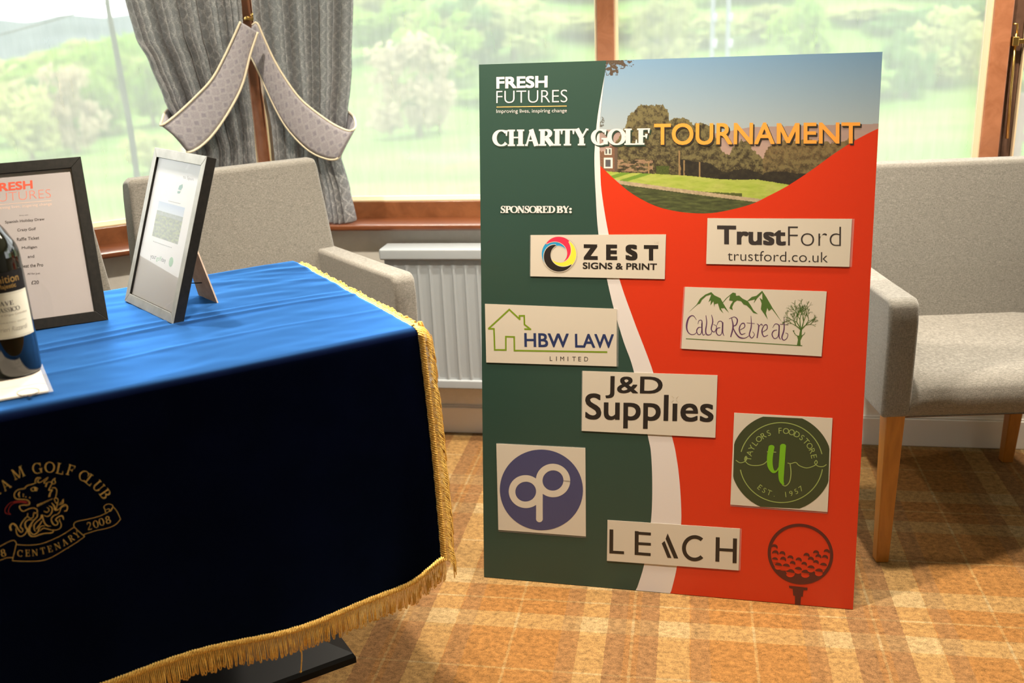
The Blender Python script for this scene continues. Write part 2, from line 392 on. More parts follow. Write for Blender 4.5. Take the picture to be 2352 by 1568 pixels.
WALL = m_noisy('cream_wall_paint', (226, 222, 214), (220, 216, 208), 40, .8, .2)
CEIL = mat('white_ceiling', (238, 234, 226), .9)
WHITEGLOSS = mat('white_gloss_paint', (224, 220, 214), .35)
RADM = mat('grey_radiator_enamel', (146, 151, 154), .45)
FRAMEW = m_wood('window_mahogany', (176, 116, 82), (150, 94, 62), .35, (3, 3, 3), .3)
RAILW = m_wood('rail_mahogany', (138, 86, 52), (112, 66, 36), .35, (3, 3, 3), .3)
SILLW = m_wood('sill_mahogany', (122, 68, 36), (94, 48, 22), .35, (1, 8, 8), 1., .28)
BEAD = mat('pale_glazing_bead', (222, 196, 158), .4)
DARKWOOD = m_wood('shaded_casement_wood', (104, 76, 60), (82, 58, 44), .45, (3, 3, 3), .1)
SEAL = mat('grey_glazing_seal', (96, 108, 92), .6)
BRASS = mat('brass', (205, 168, 98), .3, metal=1.)
GLASS = m_glass()
FABRIC = m_fabric('oatmeal_weave', (150, 145, 136), (88, 85, 79), 300)
OAK = m_wood('orange_oak_leg', (176, 114, 42), (150, 94, 30), .35, (6, 6, 1.2), .3)
CURT = m_curtain(); TIE = m_tieback(); PIPING = mat('cream_piping', (226, 212, 184), .7); LINING = mat('cream_lining', (226, 214, 196), .9)
BLACKMETAL = mat('black_powder_coat', (9, 10, 10), .5, .25)

# ------------------------------------------------------------------ room shell
def struct(o, label, cat): return tag(o, label, cat, None, 'structure')
A = radians(40.3); CA, SA = cos(A), sin(A)
class Seg:
    """one straight stretch of the bay: t along it, d into the room, z up"""
    def __init__(s, P0, dr, inw): s.P = Vector((*P0, 0)); s.D = Vector((*dr, 0)); s.I = Vector((*inw, 0))
    def at(s, t, d, z): return s.P + s.D*t + s.I*d + Vector((0, 0, z))
    def mat(s):
        M = Matrix.Identity(4)
        for i in range(3): M[i][0] = s.D[i]; M[i][1] = s.I[i]; M[i][2] = (0, 0, 1)[i]; M[i][3] = s.P[i]
        return M
SC = Seg((-1.32, 2.99), (1, 0), (0, -1))
SL = Seg((-1.29, 2.934), (-CA, -SA), (SA, -CA))
SR = Seg((1.73, 2.955), (CA, -SA), (-SA, -CA))
HEAD = 2.2; CEILZ = 2.5; LL = 2.9; CW = 3.05
def out_pt(seg, t, d): p = seg.at(t, d, 0); return (p.x, p.y)
o = MB().add([(-6, -5, 0), (6, -5, 0), (6, 3.0, 0), (-6, 3.0, 0)], [(0, 1, 2, 3)]).build('floor', CARPET); struct(o, 'orange and cream tartan carpet over the whole floor', 'floor')
o = MB().box((-6, -5, CEILZ), (6, 3.3, CEILZ+.1)).build('ceiling', CEIL); struct(o, 'plain white ceiling above the bay', 'ceiling')
def wallseg(name, seg, t0, t1, label):
    mb = MB(); Mx = seg.mat()
    mb.box((t0, -.1, -.02), (t1, .08, .672), Mx); mb.box((t0, -.1, HEAD), (t1, .08, CEILZ), Mx)
    return struct(mb.build(name, WALL), label, 'wall')
wallseg('wall_centre', SC, -.04, CW+.04, 'pale wall below the middle window, behind the radiator and board')
wallseg('wall_left', SL, -.05, LL, 'pale wall below the angled left window')
wallseg('wall_right', SR, -.05, LL, 'pale wall below the angled right window')
lx, ly = out_pt(SL, LL, 0); rx, ry = out_pt(SR, LL, 0)
struct(MB().box((lx-.15, -3.4, -.02), (lx, ly+.1, CEILZ)).build('wall_far_left', WALL), 'plain side wall of the room to the left', 'wall')
struct(MB().box((rx, -3.4, -.02), (rx+.15, ry+.1, CEILZ)).build('wall_far_right', WALL), 'plain side wall of the room to the right', 'wall')
struct(MB().box((lx-.15, -3.5, -.02), (rx+.15, -3.4, CEILZ)).build('wall_rear', WALL), 'plain wall behind the viewer', 'wall')
def skirt(name, seg, t0, t1, label):
    mb = MB(); mb.box((t0, .08, 0), (t1, .092, .088), seg.mat()); mb.box((t0, .08, .088), (t1, .087, .094), seg.mat())
    struct(mb.build(name, WHITEGLOSS, None, bevel=.003, seg=2), label, 'skirting board')
skirt('baseboard_centre', SC, .05, CW-.05, 'white skirting board along the carpet under the radiator')
skirt('baseboard_left', SL, .05, LL-.02, 'white skirting board under the left window')
skirt('baseboard_right', SR, .05, LL-.02, 'white skirting board under the right window')

def window(idx, seg, t0, t1, bars, label, glass_cells, sill_t=None):
    """bars: list of (ta, tb) uprights; rails, bead, glass and sill"""
    Mx = seg.mat(); w = thing('window_%d' % idx, label, 'window', seg.at((t0+t1)/2, 0, .69)); w['kind'] = 'structure'
    fr = MB(); fr.box((t0, -.05, .672), (t1, .02, .743), Mx); fr.box((t0, -.05, HEAD-.06), (t1, .03, HEAD+.01), Mx)
    fr.build('rail_frame', RAILW, w, bevel=.004, seg=2)
    if idx != 3:
        for a, b in bars: MB().box((a, -.05, .74), (b, .04, HEAD-.05), Mx).build('mullion', FRAMEW, w, bevel=.004, seg=2)
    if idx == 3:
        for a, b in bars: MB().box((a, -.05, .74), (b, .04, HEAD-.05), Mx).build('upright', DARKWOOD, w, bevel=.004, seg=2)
    st = sill_t or (t0, t1)
    sl = MB(); sl.box((st[0], -.02, .672), (st[1], .13, .692), Mx); sl.build('sill', SILLW, w, bevel=.007, seg=4)
    for a, b in glass_cells:
        bd = MB()
        prof = [(.019, .743), (.019, .747), (.004, .757), (-.004, .757), (-.004, .743)]
        bd.prism(prof, lambda u, v, d: Mx @ Vector((d, u, v)), a, b)
        for x, sg in ((a, 1), (b, -1)):
            bd.prism([(x, .034), (x+sg*.004, .034), (x+sg*.009, .006), (x+sg*.009, -.004), (x, -.004)], lambda u, v, d: Mx @ Vector((u, v, d)), .75, HEAD-.06)
        bd.build('glazing_bead', BEAD, w)
        gp = MB(); gp.add([seg.at(a, 0, .745), seg.at(b, 0, .745), seg.at(b, 0, HEAD-.055), seg.at(a, 0, HEAD-.055)], [(0, 1, 2, 3)]); gp.build('pane', GLASS, w)
    return w
# measured uprights
def tc(px, py, d): return on_y(px, py, 2.99-d).x + 1.32
mA, mB = tc(1370, 60, .04), tc(1410.5, 60, .04)
pA, pB = tc(2280, 60, .04), tc(2326, 60, .04)
w2 = window(2, SC, 0, CW, [(-.02, .03), (mA, mB), (pA, pB), (CW-.05, CW+.01)], 'middle window with timber mullion behind the charity board', [(.03, mA), (mB, pA), (pB+.036, CW-.05)])
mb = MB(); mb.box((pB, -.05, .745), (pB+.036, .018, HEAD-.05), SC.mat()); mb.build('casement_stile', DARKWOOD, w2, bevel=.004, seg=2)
w1 = window(1, SL, 0, LL, [(.0, .03), (1.45, 1.5), (LL-.06, LL)], 'angled left window with timber sill behind the table', [(.03, 1.45), (1.5, LL-.06)])
w3 = window(3, SR, 0, LL, [(-.05, .06), (1.45, 1.5), (LL-.06, LL)], 'angled right window at the far right end of the bay', [(.06, 1.45), (1.5, LL-.06)])
# corner posts of the bay
def post(x0, x1, y0, y1, rot, c, name, label):
    mb = MB(); mb.box((x0, y0, .69), (x1, y1, HEAD), Matrix.Translation((c[0], c[1], 0)) @ Matrix.Rotation(rot, 4, 'Z'))
    return struct(mb.build(name, FRAMEW, None, bevel=.004, seg=2), label, 'window post')
pl0 = on_y(545, 0, 2.93); pl1 = on_y(580, 0, 2.93)
post(-.0225, .0225, -.02, .05, radians(12), ((pl0.x+pl1.x)/2, 2.935), 'trim_1', 'timber corner post between the two grey curtains')

# brass casement stay on the right window post
stay = thing('window_stay', 'brass casement stay on the dark timber frame at the right edge', 'window stay', on_y(2330, 90, 2.93))
mb = MB(); p0 = on_y(2331, 95, 2.955); p1 = on_y(2313, 318, 2.955)
mb.tube([p0+Vector((.001, 0, .02)), p0.lerp(p1, .5), p1], [.0035, .0035, .0045], 8); mb.build('arm', BRASS, stay, True)
mb = MB(); mb.box((p0.x-.008, 2.945, p0.z-.012), (p0.x+.008, 2.975, p0.z+.012)); mb.box((p0.x+.004, 2.95, p0.z-.006), (p0.x+.05, 2.96, p0.z+.006)); mb.build('bracket', BRASS, stay, bevel=.002)
mb = MB(); q = on_y(2333, 55, 2.955); mb.tube([q+Vector((-.006, 0, 0)), q+Vector((.004, 0, 0)), q+Vector((.006, 0, -.03))], .003, 8); mb.build('peg', BRASS, stay, True)

# radiator under the middle window
rad = thing('radiator', 'pale grey ribbed panel radiator under the middle window sill', 'radiator', (-.3, 2.8, .2))
RX0, RX1, RY = on_y(884, 600, 2.80).x, .19, 2.795
mb = MB(); n = 0; pitch = .036; xs = RX0+.012
def ribface(x):
    t = ((x-xs)/pitch) % 1; return RY + .006 - .010*math.exp(-((t-.5)/.13)**2) if xs < x < RX1-.01 else RY
N = 320
mb.grid(lambda u, v: Vector((RX0+(RX1-RX0)*u, ribface(RX0+(RX1-RX0)*u) if .06 < v < .94 else RY, .2+.40*v)), N, 24)
mb.build('panel', RADM, rad, True)
mb = MB(); mb.box((RX0, RY+.004, .2), (RX1, RY+.05, .60)); mb.build('rear_panel', RADM, rad)
mb = MB(); mb.box((RX0-.012, RY-.012, .600), (RX1+.012, RY+.075, .634)); mb.build('top_grille', RADM, rad, bevel=.006)
mb = MB(); mb.box((RX0-.008, RY-.006, .193), (RX1+.008, RY+.06, .222)); mb.build('bottom_rail', RADM, rad, bevel=.005)
for x in (RX0+.12, RX1-.12): MB().box((x-.015, RY+.05, .3), (x+.015, 2.912, .5)).build('wall_bracket', RADM, rad)

# ------------------------------------------------------------------ ceiling downlights (the room's own warm light, and one added to brighten the curtains)
LENS = bpy.data.materials.new('lit_lamp_lens'); LENS.use_nodes = True
_b = LENS.node_tree.nodes['Principled BSDF']; _b.inputs['Emission Color'].default_value = (*LAMP_COL, 1); _b.inputs['Emission Strength'].default_value = 6
where = ['over the floor between table and board', 'over the right armchair', 'in front of the right side of the board', 'over the grey armchair, added to brighten the curtains', 'to the right of the board', 'behind the viewer', 'behind the viewer on the right', 'behind the viewer on the left']
for i, (x, y, pw) in enumerate(DOWNLIGHTS):
    t = thing('ceiling_downlight', 'small round recessed ceiling lamp ' + where[i], 'ceiling light', (x, y, CEILZ-.01), 0, 'warm ceiling downlights')
    mb = MB(); mb.lathe([(.03, CEILZ-.001), (.055, CEILZ-.006), (.058, CEILZ), (.03, CEILZ)], 28, (x, y, 0)); mb.build('ring', WHITEGLOSS, t, True)
    mb = MB(); mb.lathe([(.0005, CEILZ-.003), (.031, CEILZ-.003)], 28, (x, y, 0)); mb.build('lens', LENS, t)
    L = bpy.data.lights.new('lamp_light', 'SPOT'); L.energy = LAMP_W*pw; L.color = LAMP_COL; L.spot_size = radians(100); L.spot_blend = 1.0; L.shadow_soft_size = .035
    lo = bpy.data.objects.new('lamp_light', L); COL.objects.link(lo); lo.parent = t; lo.location = (0, 0, -.03)

# daylight portals in the window openings (sampling guides only)
def portal(seg, t0, t1):
    L = bpy.data.lights.new('daylight_portal', 'AREA'); L.shape = 'RECTANGLE'; L.size = t1-t0; L.size_y = HEAD-.75; L.cycles.is_portal = True
    lo = bpy.data.objects.new('daylight_portal', L); COL.objects.link(lo)
    c = seg.at((t0+t1)/2, -.08, (HEAD+.75)/2); z = -seg.I; x = seg.D; y = z.cross(x)
    Mm = Matrix.Identity(4)
    for i in range(3): Mm[i][0] = x[i]; Mm[i][1] = y[i]; Mm[i][2] = z[i]; Mm[i][3] = c[i]
    lo.matrix_world = Mm
portal(SC, 0, CW); portal(SL, 0, LL); portal(SR, 0, LL)

# ------------------------------------------------------------------ outside: golf course beyond the glass
LAWN = mat('mown_lawn', (120, 160, 70), .95, .05); h = NT(LAWN)
n1 = h.noise(h.coord((.04, .25, 1)), 1.2, 4); n2 = h.noise(h.coord(), .9, 4)
h.color(h.mix(.25, h.ramp(n1, [(.36, (80, 112, 46)), (.5, (92, 122, 54)), (.62, (106, 128, 64))]), h.ramp(n2, [(.3, (82, 114, 46)), (.7, (108, 130, 66))])))
def ground_z(x, y):
    d = sqrt(x*x+y*y); base = -5.0
    az = math.degrees(atan2(x, y)); k = .012 + .168*min(1, max(0, (az+32)/22))
    return base + max(0, d-63)*k*(1 if d < 190 else 190/d)
mb = MB(); rr = [4, 10, 18, 26, 34, 42, 50, 56, 62, 70, 82, 100, 125, 160, 200, 260]
mb.grid(lambda u, v: (lambda a, r: Vector((r*sin(a), r*cos(a), ground_z(r*sin(a), r*cos(a)))))(radians(-75+150*u), rr[min(15, round(v*15))]), 90, 15)
o = mb.build('lawn', LAWN, None, True); struct(o, 'pale green mown golf course sloping up to the trees', 'lawn')
o = MB()
def ridge(u, v):
    a = radians(-60+60*u); r = 520+160*v; return Vector((r*sin(a), r*cos(a), -12+(CAMZ+12+11+3*noise.noise((u*9, 0, 1))+2*noise.noise((u*34, 2, 1)))*sin(v*pi/2)))
o.grid(ridge, 120, 8); struct(o.build('distant_ridge', m_noisy('hazy_ridge', (58, 70, 74), (74, 84, 88), .03), None, True), 'hazy blue wooded ridge on the skyline at top left', 'hill')

def blob(mb, c, r, sq, seed, sub=3, amp=.32):
    bm = bmesh.new(); bmesh.ops.create_icosphere(bm, subdivisions=sub, radius=1)
    c = Vector(c); vs = []
    for v in bm.verts:
        p = v.co.normalized(); s = Vector((seed*7.3, seed*3.1, seed*1.7))
        k = 1 + amp*(noise.noise(p*1.7+s) + .6*noise.noise(p*4.1+s) + .45*noise.noise(p*9.+s))
        vs.append(c + Vector((p.x*r*k, p.y*r*k, p.z*r*k*sq)))
    mb.add(vs, [tuple(v.index for v in f.verts) for f in bm.faces]); bm.free()
BARK = mat('tree_bark', (110, 96, 80), .9)
def leaf(name, a, b):
    m = m_noisy(name, tuple(v*.82 for v in a), tuple(v*.82 for v in b), 1.6, .95, .05, 0, 6); h = NT(m)
    tr = h.n('ShaderNodeBsdfTranslucent'); tr.inputs[0].default_value = (*lin(tuple(v*.92 for v in b)), 1); mx = h.n('ShaderNodeMixShader'); mx.inputs[0].default_value = .45
    h.l(h.b.outputs[0], mx.inputs[1]); h.l(tr.outputs[0], mx.inputs[2]); h.l(mx.outputs[0], h.t.nodes['Material Output'].inputs[0]); return m
LEAVES = {'bright': leaf('bright_spring_leaf', (104, 158, 44), (168, 196, 84)), 'pale': leaf('pale_yellow_leaf', (176, 188, 106), (204, 206, 140)),
          'pink': leaf('pinkish_bare_twig', (176, 158, 128), (206, 190, 160)), 'olive': leaf('olive_leaf', (150, 158, 84), (178, 180, 112)), 'dark': leaf('deep_green_leaf', (70, 124, 60), (124, 162, 88)),
          'cream': leaf('cream_glow_leaf', (238, 214, 170), (248, 236, 206))}
_pr = {}
def tree(px, py_top, dist, wpx, kind, label, group='trees on the hillside beyond the lawn', name='hillside_tree', cat='tree', trunk=True):
    """a tree whose crown top and width were measured in the photograph, standing dist metres off"""
    d = ray(px, 100); hz = Vector((d.x, d.y, 0)); L = hz.length; p = hz/L*dist
    top = CAMZ + ray(px, py_top).z*(dist/Vector((ray(px, py_top).x, ray(px, py_top).y, 0)).length)
    gz = ground_z(p.x, p.y); hgt = max(1.2, top-gz); wid = wpx/FPX*dist*1.0
    key = (kind, random.randrange(3))
    t = thing(name, label, cat, (p.x, p.y, gz), random.random()*6.28, group)
    if key not in _pr:
        rnd = random.Random(len(_pr)*17+3); mb = MB()
        cl_c = []
        for i in range(26):
            a = rnd.random()*6.28; zz = rnd.uniform(.14, .86); rr_ = .36*sqrt(rnd.random())*min(1, 1.25-abs(zz-.42)*1.3)
            cl_c.append((Vector((rr_*cos(a), rr_*sin(a), zz)), rnd.uniform(.10, .18)))
        for c_, r_ in cl_c:
            for q_ in range(70):
                dv = Vector((rnd.gauss(0, 1), rnd.gauss(0, 1), rnd.gauss(0, .8))).normalized()*r_*rnd.uniform(.55, 1.05); p_ = c_+dv
                e1 = Vector((rnd.gauss(0, 1), rnd.gauss(0, 1), rnd.gauss(0, 1))).normalized(); e2 = e1.cross(dv).normalized(); e1 = (e1+dv.normalized()*.3).normalized(); s_ = rnd.uniform(.016, .034)
                mb.add([p_-e1*s_*1.5, p_+e2*s_, p_+e1*s_*1.5, p_-e2*s_], [(0, 1, 2, 3)])
        cr = mb.build('crown', LEAVES[kind], t, local=True)
        mb = MB(); mb.tube([(0, 0, -.03), (.01, 0, .3), (0, .01, .62)], [.03, .022, .01], 8); tr = mb.build('trunk', BARK, t, True, local=True)
        _pr[key] = (cr, tr)
    else:
        for s_ in _pr[key]:
            c_ = s_.copy(); COL.objects.link(c_); c_.parent = t
    t.scale = (wid/.9, wid/.9, hgt/.98)
    return t
# individual trees and shrubs that can be told apart
tree(950, 84, 58, 250, 'pink', 'large pinkish bare-twigged tree at the lawn edge, left of the board', None, 'bare_tree')
tree(1010, 20, 74, 190, 'bright', 'bright green tree rising above the pinkish tree left of the board', None, 'broadleaf_tree')
tree(1085, -40, 80, 190, 'dark', 'deep green tree just left of the middle timber mullion', None, 'broadleaf_tree')
tree(302, 302, 50, 130, 'pale', 'rounded pale yellow bush on the lawn behind the silver frame', None, 'round_bush', 'bush', False)
tree(410, 328, 40, 110, 'cream', 'cream bush standing in for a warm glow on the glass, half hidden by the silver picture frame', None, 'glow_bush', 'bush', False)  # made-up bush in place of the warm glow reflected in the pane
tree(130, 150, 62, 150, 'pink', 'pinkish bare tree on the left edge of the lawn behind the black frame', None, 'bare_tree')
tree(190, 100, 70, 170, 'bright', 'bright green tree left of the dark stay cable', None, 'broadleaf_tree')
tree(25, 200, 60, 150, 'pale', 'pale yellow tree at the far left of the left window', None, 'broadleaf_tree')
tree(325, 70, 72, 150, 'bright', 'fresh green tree between the dark cable and the left curtain', None, 'broadleaf_tree')
tree(90, 155, 66, 90, 'dark', 'small deep green tree at left behind the bare tree', None, 'broadleaf_tree')
tree(2090, 60, 66, 110, 'dark', 'grey green fir beyond the lawn to the right of the board', None, 'fir_tree')
tree(2190, 10, 70, 170, 'pale', 'pale spreading tree on the bank left of the right timber post', None, 'broadleaf_tree')
tree(1840, -20, 72, 150, 'bright', 'bright green tree showing above the top right of the board', None, 'broadleaf_tree')
tree(1530, -10, 74, 160, 'olive', 'olive tree showing just right of the middle mullion above the board', None, 'broadleaf_tree')
rnd = random.Random(21)
GL = 'pale green woodland tree on the hillside beyond the lawn'
for row, (dist, ptop) in enumerate(((84, 10), (105, -40), (130, -90))):
    for k in range(17):
        px = -60 + k*155 + rnd.uniform(-40, 40) + row*50
        kind = rnd.choice(['bright', 'pale', 'olive', 'olive', 'dark', 'pale'])
        left = px < 420
        pt = (95 - row*14 if left else ptop) + rnd.uniform(-18, 30)
        if left and px < 140: pt += 30
        tree(px, pt, dist+rnd.uniform(-6, 6), rnd.uniform(190, 270), kind, GL)
for k in range(14):   # low hedge-like shrubs at the foot of the wood
    px = 20 + k*180 + rnd.uniform(-50, 50)
    if 380 < px < 800: continue
    tree(px, {True: 215, False: 150}[px < 1300]+rnd.uniform(-10, 30) if px < 1300 else 130+rnd.uniform(-10, 40), 66+rnd.uniform(0, 6), rnd.uniform(130, 200), rnd.choice(['olive', 'pale', 'bright']), 'low pale shrub along the edge of the wood', 'shrubs along the woodland edge', 'woodland_shrub', 'shrub', False)
# leafy twig close to the window, cable and posts outside
CABLE = m_noisy('dark_weathered_cable', (20, 24, 22), (46, 50, 46), 60)
mb = MB(); pts = [on_y(a, b, 4.6) for a, b in ((240, -60), (247, 10), (262, 90), (283, 205), (300, 300), (318, 430), (330, 520))]
mb.tube(resample(pts, 30), [.009+.006*min(1, i/14) for i in range(31)], 8); o = mb.build('stay_cable', CABLE, None, True); tag(o, 'dark slanting cable outside the left window', 'cable')
mb = MB(); mb.tube([on_y(-40, 90, 9), on_y(0, 80, 9), on_y(120, 48, 9), on_y(242, 8, 9), on_y(300, -20, 9)], .006, 6); o = mb.build('thin_wire', CABLE); tag(o, 'thin grey wire crossing the sky at top left', 'wire')
CLIPM = mat('pale_clip', (120, 126, 130), .5)
PG = mat('grey_outdoor_post', (80, 88, 92), .6)
for px, lab in ((1641, 'left of the pair of slim grey posts outside above the board'), (1677, 'right of the pair of slim grey posts outside above the board')):
    t = thing('outdoor_post', lab, 'post', on_y(px, 300, 7.5), 0, 'slim grey posts outside')
    a = on_y(px-1, -80, 7.5); b = on_y(px+2, 420, 7.5); b = Vector((a.x, a.y, b.z-2))
    mb = MB(); mb.tube([a, b], .016, 10); mb.build('pole', PG, t, True)
    for y in (40, 100): q = on_y(px, y, 7.5); MB().tube([q+Vector((0, 0, .03)), q-Vector((0, 0, .03))], .02, 10).build('clip', CLIPM, t, True)
t = thing('slatted_outdoor_post', 'brown wooden post outside at the far right edge', 'post', on_y(2350, 300, 9))
a = on_y(2350, 215, 9); b = on_y(2346, 352, 9); mb = MB(); mb.box((a.x-.03, 8.97, b.z-3), (a.x+.03, 9.03, a.z)); mb.box((a.x-.02, 8.98, b.z+.1), (a.x+.5, 9.02, b.z+.16)); mb.build('timber', DARKWOOD, t)
# ------------------------------------------------------------------ upholstered armchairs (front is local -y)
def armchair(label, loc, rz, sc):
    t = thing('armchair', label, 'armchair', loc, rz, 'grey upholstered armchairs along the window')
    t.scale = (sc, sc, sc)
    W, AW = .30, .066
    # seat: domed pad with a flat front face
    mb = MB(); n = 18
    def top(u, v):
        x = -W+AW-.004+(2*W-2*AW+.008)*u; y = -.272+.45*v
        ex = min(1, min(u, 1-u)/.09); ey = min(1, v/.1)
        return Vector((x, y, .376+.074+.020*sqrt(max(0, 1-(1-ex)**2))*1 + .012*v - .022*(1-ey)**2 - .012*(1-ex)**2))
    k = len(mb.v); mb.grid(top, n, n)
    base = [top(i/n, 0) for i in range(n+1)]
    def front(u, v): p = top(u, 0); return Vector((p.x, p.y-.008*sin(pi*min(1, v*1.0)), p.z+(.376-p.z)*v))
    mb.grid(front, n, 8); mb.grid(lambda u, v: Vector((-W+AW+(2*W-2*AW)*u, -.274+.45*v, .376)), 2, 2)
    mb.build('seat', FABRIC, t, True, weld=True, local=True)
    # back: leaning slab, slightly narrower at the top
    mb = MB(); prof = [(.150, .40), (.176, .60), (.212, .862), (.222, .874), (.262, .874), (.288, .866), (.292, .84), (.268, .60), (.25, .376), (.15, .376)]
    vs = []; fs = []; m = len(prof)
    cols = [(-1, .010), (-.985, .003), (-.955, 0), (-.5, -.004), (0, -.006), (.5, -.004), (.955, 0), (.985, .003), (1, .010)]
    for sx, dy in cols:
        for j, (y, z) in enumerate(prof):
            wx = (W-.002)*(1-.07*max(0, (z-.6)/.27)); cy = .232 + (z-.6)*.1
            yy = y + (dy if y < cy else -dy*.9); zz = z - (.012 if abs(sx) == 1 and z > .8 else (.004 if abs(sx) > .98 and z > .8 else 0))
            vs.append((sx*wx, yy, zz))
    nc = len(cols)
    for i in range(nc-1):
        for j in range(m): fs.append((i*m+j, (i+1)*m+j, (i+1)*m+(j+1) % m, i*m+(j+1) % m))
    fs += [tuple(range(m)), tuple((nc-1)*m+j for j in range(m-1, -1, -1))]
    mb.add(vs, fs); mb.build('backrest', FABRIC, t, True, local=True, bevel=.006, seg=3)
    for s in (-1, 1):
        mb = MB(); x0, x1 = (s*W, s*(W-AW)) if s < 0 else (s*(W-AW), s*W)
        poly = [(-.28, .376), (-.284, .60), (-.278, .642), (-.262, .653), (-.10, .650), (.2, .648), (.24, .62), (.24, .376)]
        mb.prism(poly, lambda u, v, d: Vector((d + (.004 if d == x1 else -.004)*(1 if v > .5 else 0)*0, u, v)), x0, x1)
        mb.build('armrest', FABRIC, t, True, local=True, bevel=.018, seg=4)
        mb = MB(); a = (min(x0, x1)+.032); 
        ring = .5
        for (yc, tilt) in ((-.255, 0), (.235, .03)):
            mb = MB(); xc = s*(W-.034); tp, bt = .022, .015
            vs = [(xc-tp, yc-tp, .40), (xc+tp, yc-tp, .40), (xc+tp, yc+tp, .40), (xc-tp, yc+tp, .40), (xc-bt, yc+tilt-bt, 0), (xc+bt, yc+tilt-bt, 0), (xc+bt, yc+tilt+bt, 0), (xc-bt, yc+tilt+bt, 0)]
            mb.add(vs, [(0, 1, 2, 3), (7, 6, 5, 4), (0, 4, 5, 1), (1, 5, 6, 2), (2, 6, 7, 3), (3, 7, 4, 0)])
            mb.build('leg', OAK, t, local=True, bevel=.003, seg=2)
    mb = MB(); mb.box((-W+.03, -.25, .364), (W-.03, .24, .378)); mb.build('seat_frame', DARKWOOD, t, local=True)
    return t
ch = armchair('warm grey fabric armchair with oak legs to the right of the charity board', (.694, 2.5125, 0), radians(8.8), 1.0)
c2 = copy_tree(ch); c2.location = (-1.024, 2.269, 0); c2.rotation_euler.z = radians(44); c2.scale = (.90, .96, 1.065)
c2['label'] = 'grey fabric armchair behind the blue table, back towards the curtains'
c3 = copy_tree(ch); c3.location = (-1.525, 1.9, 0); c3.rotation_euler.z = radians(42.3); c3.scale = (1.0,)*3
c3['label'] = 'pale armchair mostly hidden behind the black picture frame at left'

# ------------------------------------------------------------------ pedestal table
TA = radians(40.3); TE = Vector((cos(TA), sin(TA), 0)); TN = Vector((sin(TA), -cos(TA), 0)); TZ = .74
TP = on_z(960, 755, TZ)                                   # near right corner of the top
def tab(s, d, z): return TP - TE*s - TN*d + Vector((0, 0, z))    # s leftwards along the near edge, d towards the window
TM = Matrix.Identity(4)
for i in range(3): TM[i][0] = -TE[i]; TM[i][1] = -TN[i]; TM[i][2] = (0, 0, 1)[i]; TM[i][3] = (TP.x, TP.y, 0)[i]
TLEN, TDEP = 1.4, .70
tt = thing('pedestal_table', 'pedestal table with black pyramid base under the blue cloth', 'table', tab(.35, .35, -TZ))
mb = MB(); mb.box((.012, .012, TZ-.036), (TLEN-.012, TDEP-.012, TZ-.008), TM); mb.build('tabletop', FRAMEW, tt, bevel=.006)
for k, s0 in enumerate((.35, 1.05)):
    mb = MB(); b = .215; c0 = (s0, .35)
    vs = []
    for z, r in ((0, b), (.014, b), (.022, b-.004), (.10, .045), (.13, .036)):
        vs += [TM @ Vector((c0[0]+x*r, c0[1]+y*r, z)) for x, y in ((-1, -1), (1, -1), (1, 1), (-1, 1))]
    fs = [(3, 2, 1, 0), (16, 17, 18, 19)] + [(4*i+j, 4*i+(j+1) % 4, 4*i+4+(j+1) % 4, 4*i+4+j) for i in range(4) for j in range(4)]
    mb.add(vs, fs); mb.build('pyramid_base', BLACKMETAL, tt)
    mb = MB(); cc = TM @ Vector((c0[0], c0[1], 0)); mb.tube([cc+Vector((0, 0, .12)), cc+Vector((0, 0, TZ-.03))], .03, 16); mb.build('column', BLACKMETAL, tt, True)

# ------------------------------------------------------------------ blue velvet table banner with gold fringe
VELVET = mat('blue_velvet', (6, 14, 34), .6, 0)
h = NT(VELVET); vn = h.noise(h.coord((1, 1, 1), 'Object', (0, 0, -TA)), 9, 4); vn2 = h.noise(h.coord(), 700, 2)
h.color(h.ramp(vn, [(.35, (5, 8, 26)), (.65, (7, 11, 34))])); h.bump(vn2, .25, .0008)
sh_ = h.n('ShaderNodeBsdfSheen', distribution='ASHIKHMIN'); sh_.inputs['Color'].default_value = (.08, .30, .8, 1); sh_.inputs['Roughness'].default_value = .22
gl_ = h.n('ShaderNodeBsdfGlossy'); gl_.inputs['Color'].default_value = (.10, .38, 1, 1); gl_.inputs['Roughness'].default_value = .48; mx_ = h.n('ShaderNodeMixShader'); h.l(schlick(h, .004, 3.2), mx_.inputs[0]); h.l(h.b.outputs[0], mx_.inputs[1]); h.l(gl_.outputs[0], mx_.inputs[2])
ad_ = h.n('ShaderNodeAddShader'); h.l(mx_.outputs[0], ad_.inputs[0]); h.l(sh_.outputs[0], ad_.inputs[1]); h.l(ad_.outputs[0], h.t.nodes['Material Output'].inputs[0])
GOLD = m_noisy('gold_silk_fringe', (250, 210, 116), (222, 174, 80), 300, .55, .4)
GOLDTH = m_noisy('gold_embroidery', (222, 192, 116), (196, 166, 92), 500, .6, .4)
REDTH = mat('red_embroidery', (150, 34, 38), .7)
CL_L, HEM = 1.33, .228
def wr(s, d):
    p = Vector((s, d, 0))
    a = noise.noise(Vector((s*2.6+d*1.3, d*11, 1.3)))*.0022 + noise.noise(Vector((s*7+d*5, d*24, 5)))*.0013 + noise.noise(Vector((s*22, d*40, 9)))*.0006
    # pulled diagonal folds towards the far right corner
    a += .0045*max(0, noise.noise(Vector(((s+.5*d)*3, (d-.35*s)*26, 3))))*max(0, min(1, (d-.28)/.2))*max(0, 1-s/.5)
    # sharp creases left by folding
    for dc, hh in ((.30, .0035), (.335, .002), (.155, .0016)):
        q = (d-dc-.012*sin(s*7)-.01*s)/.006; a += hh*math.exp(-q*q)*max(0, min(1, 1.15-abs(s-.35)*1.5))
    return a*max(0, min(1, min(d, .7-d)/.03))
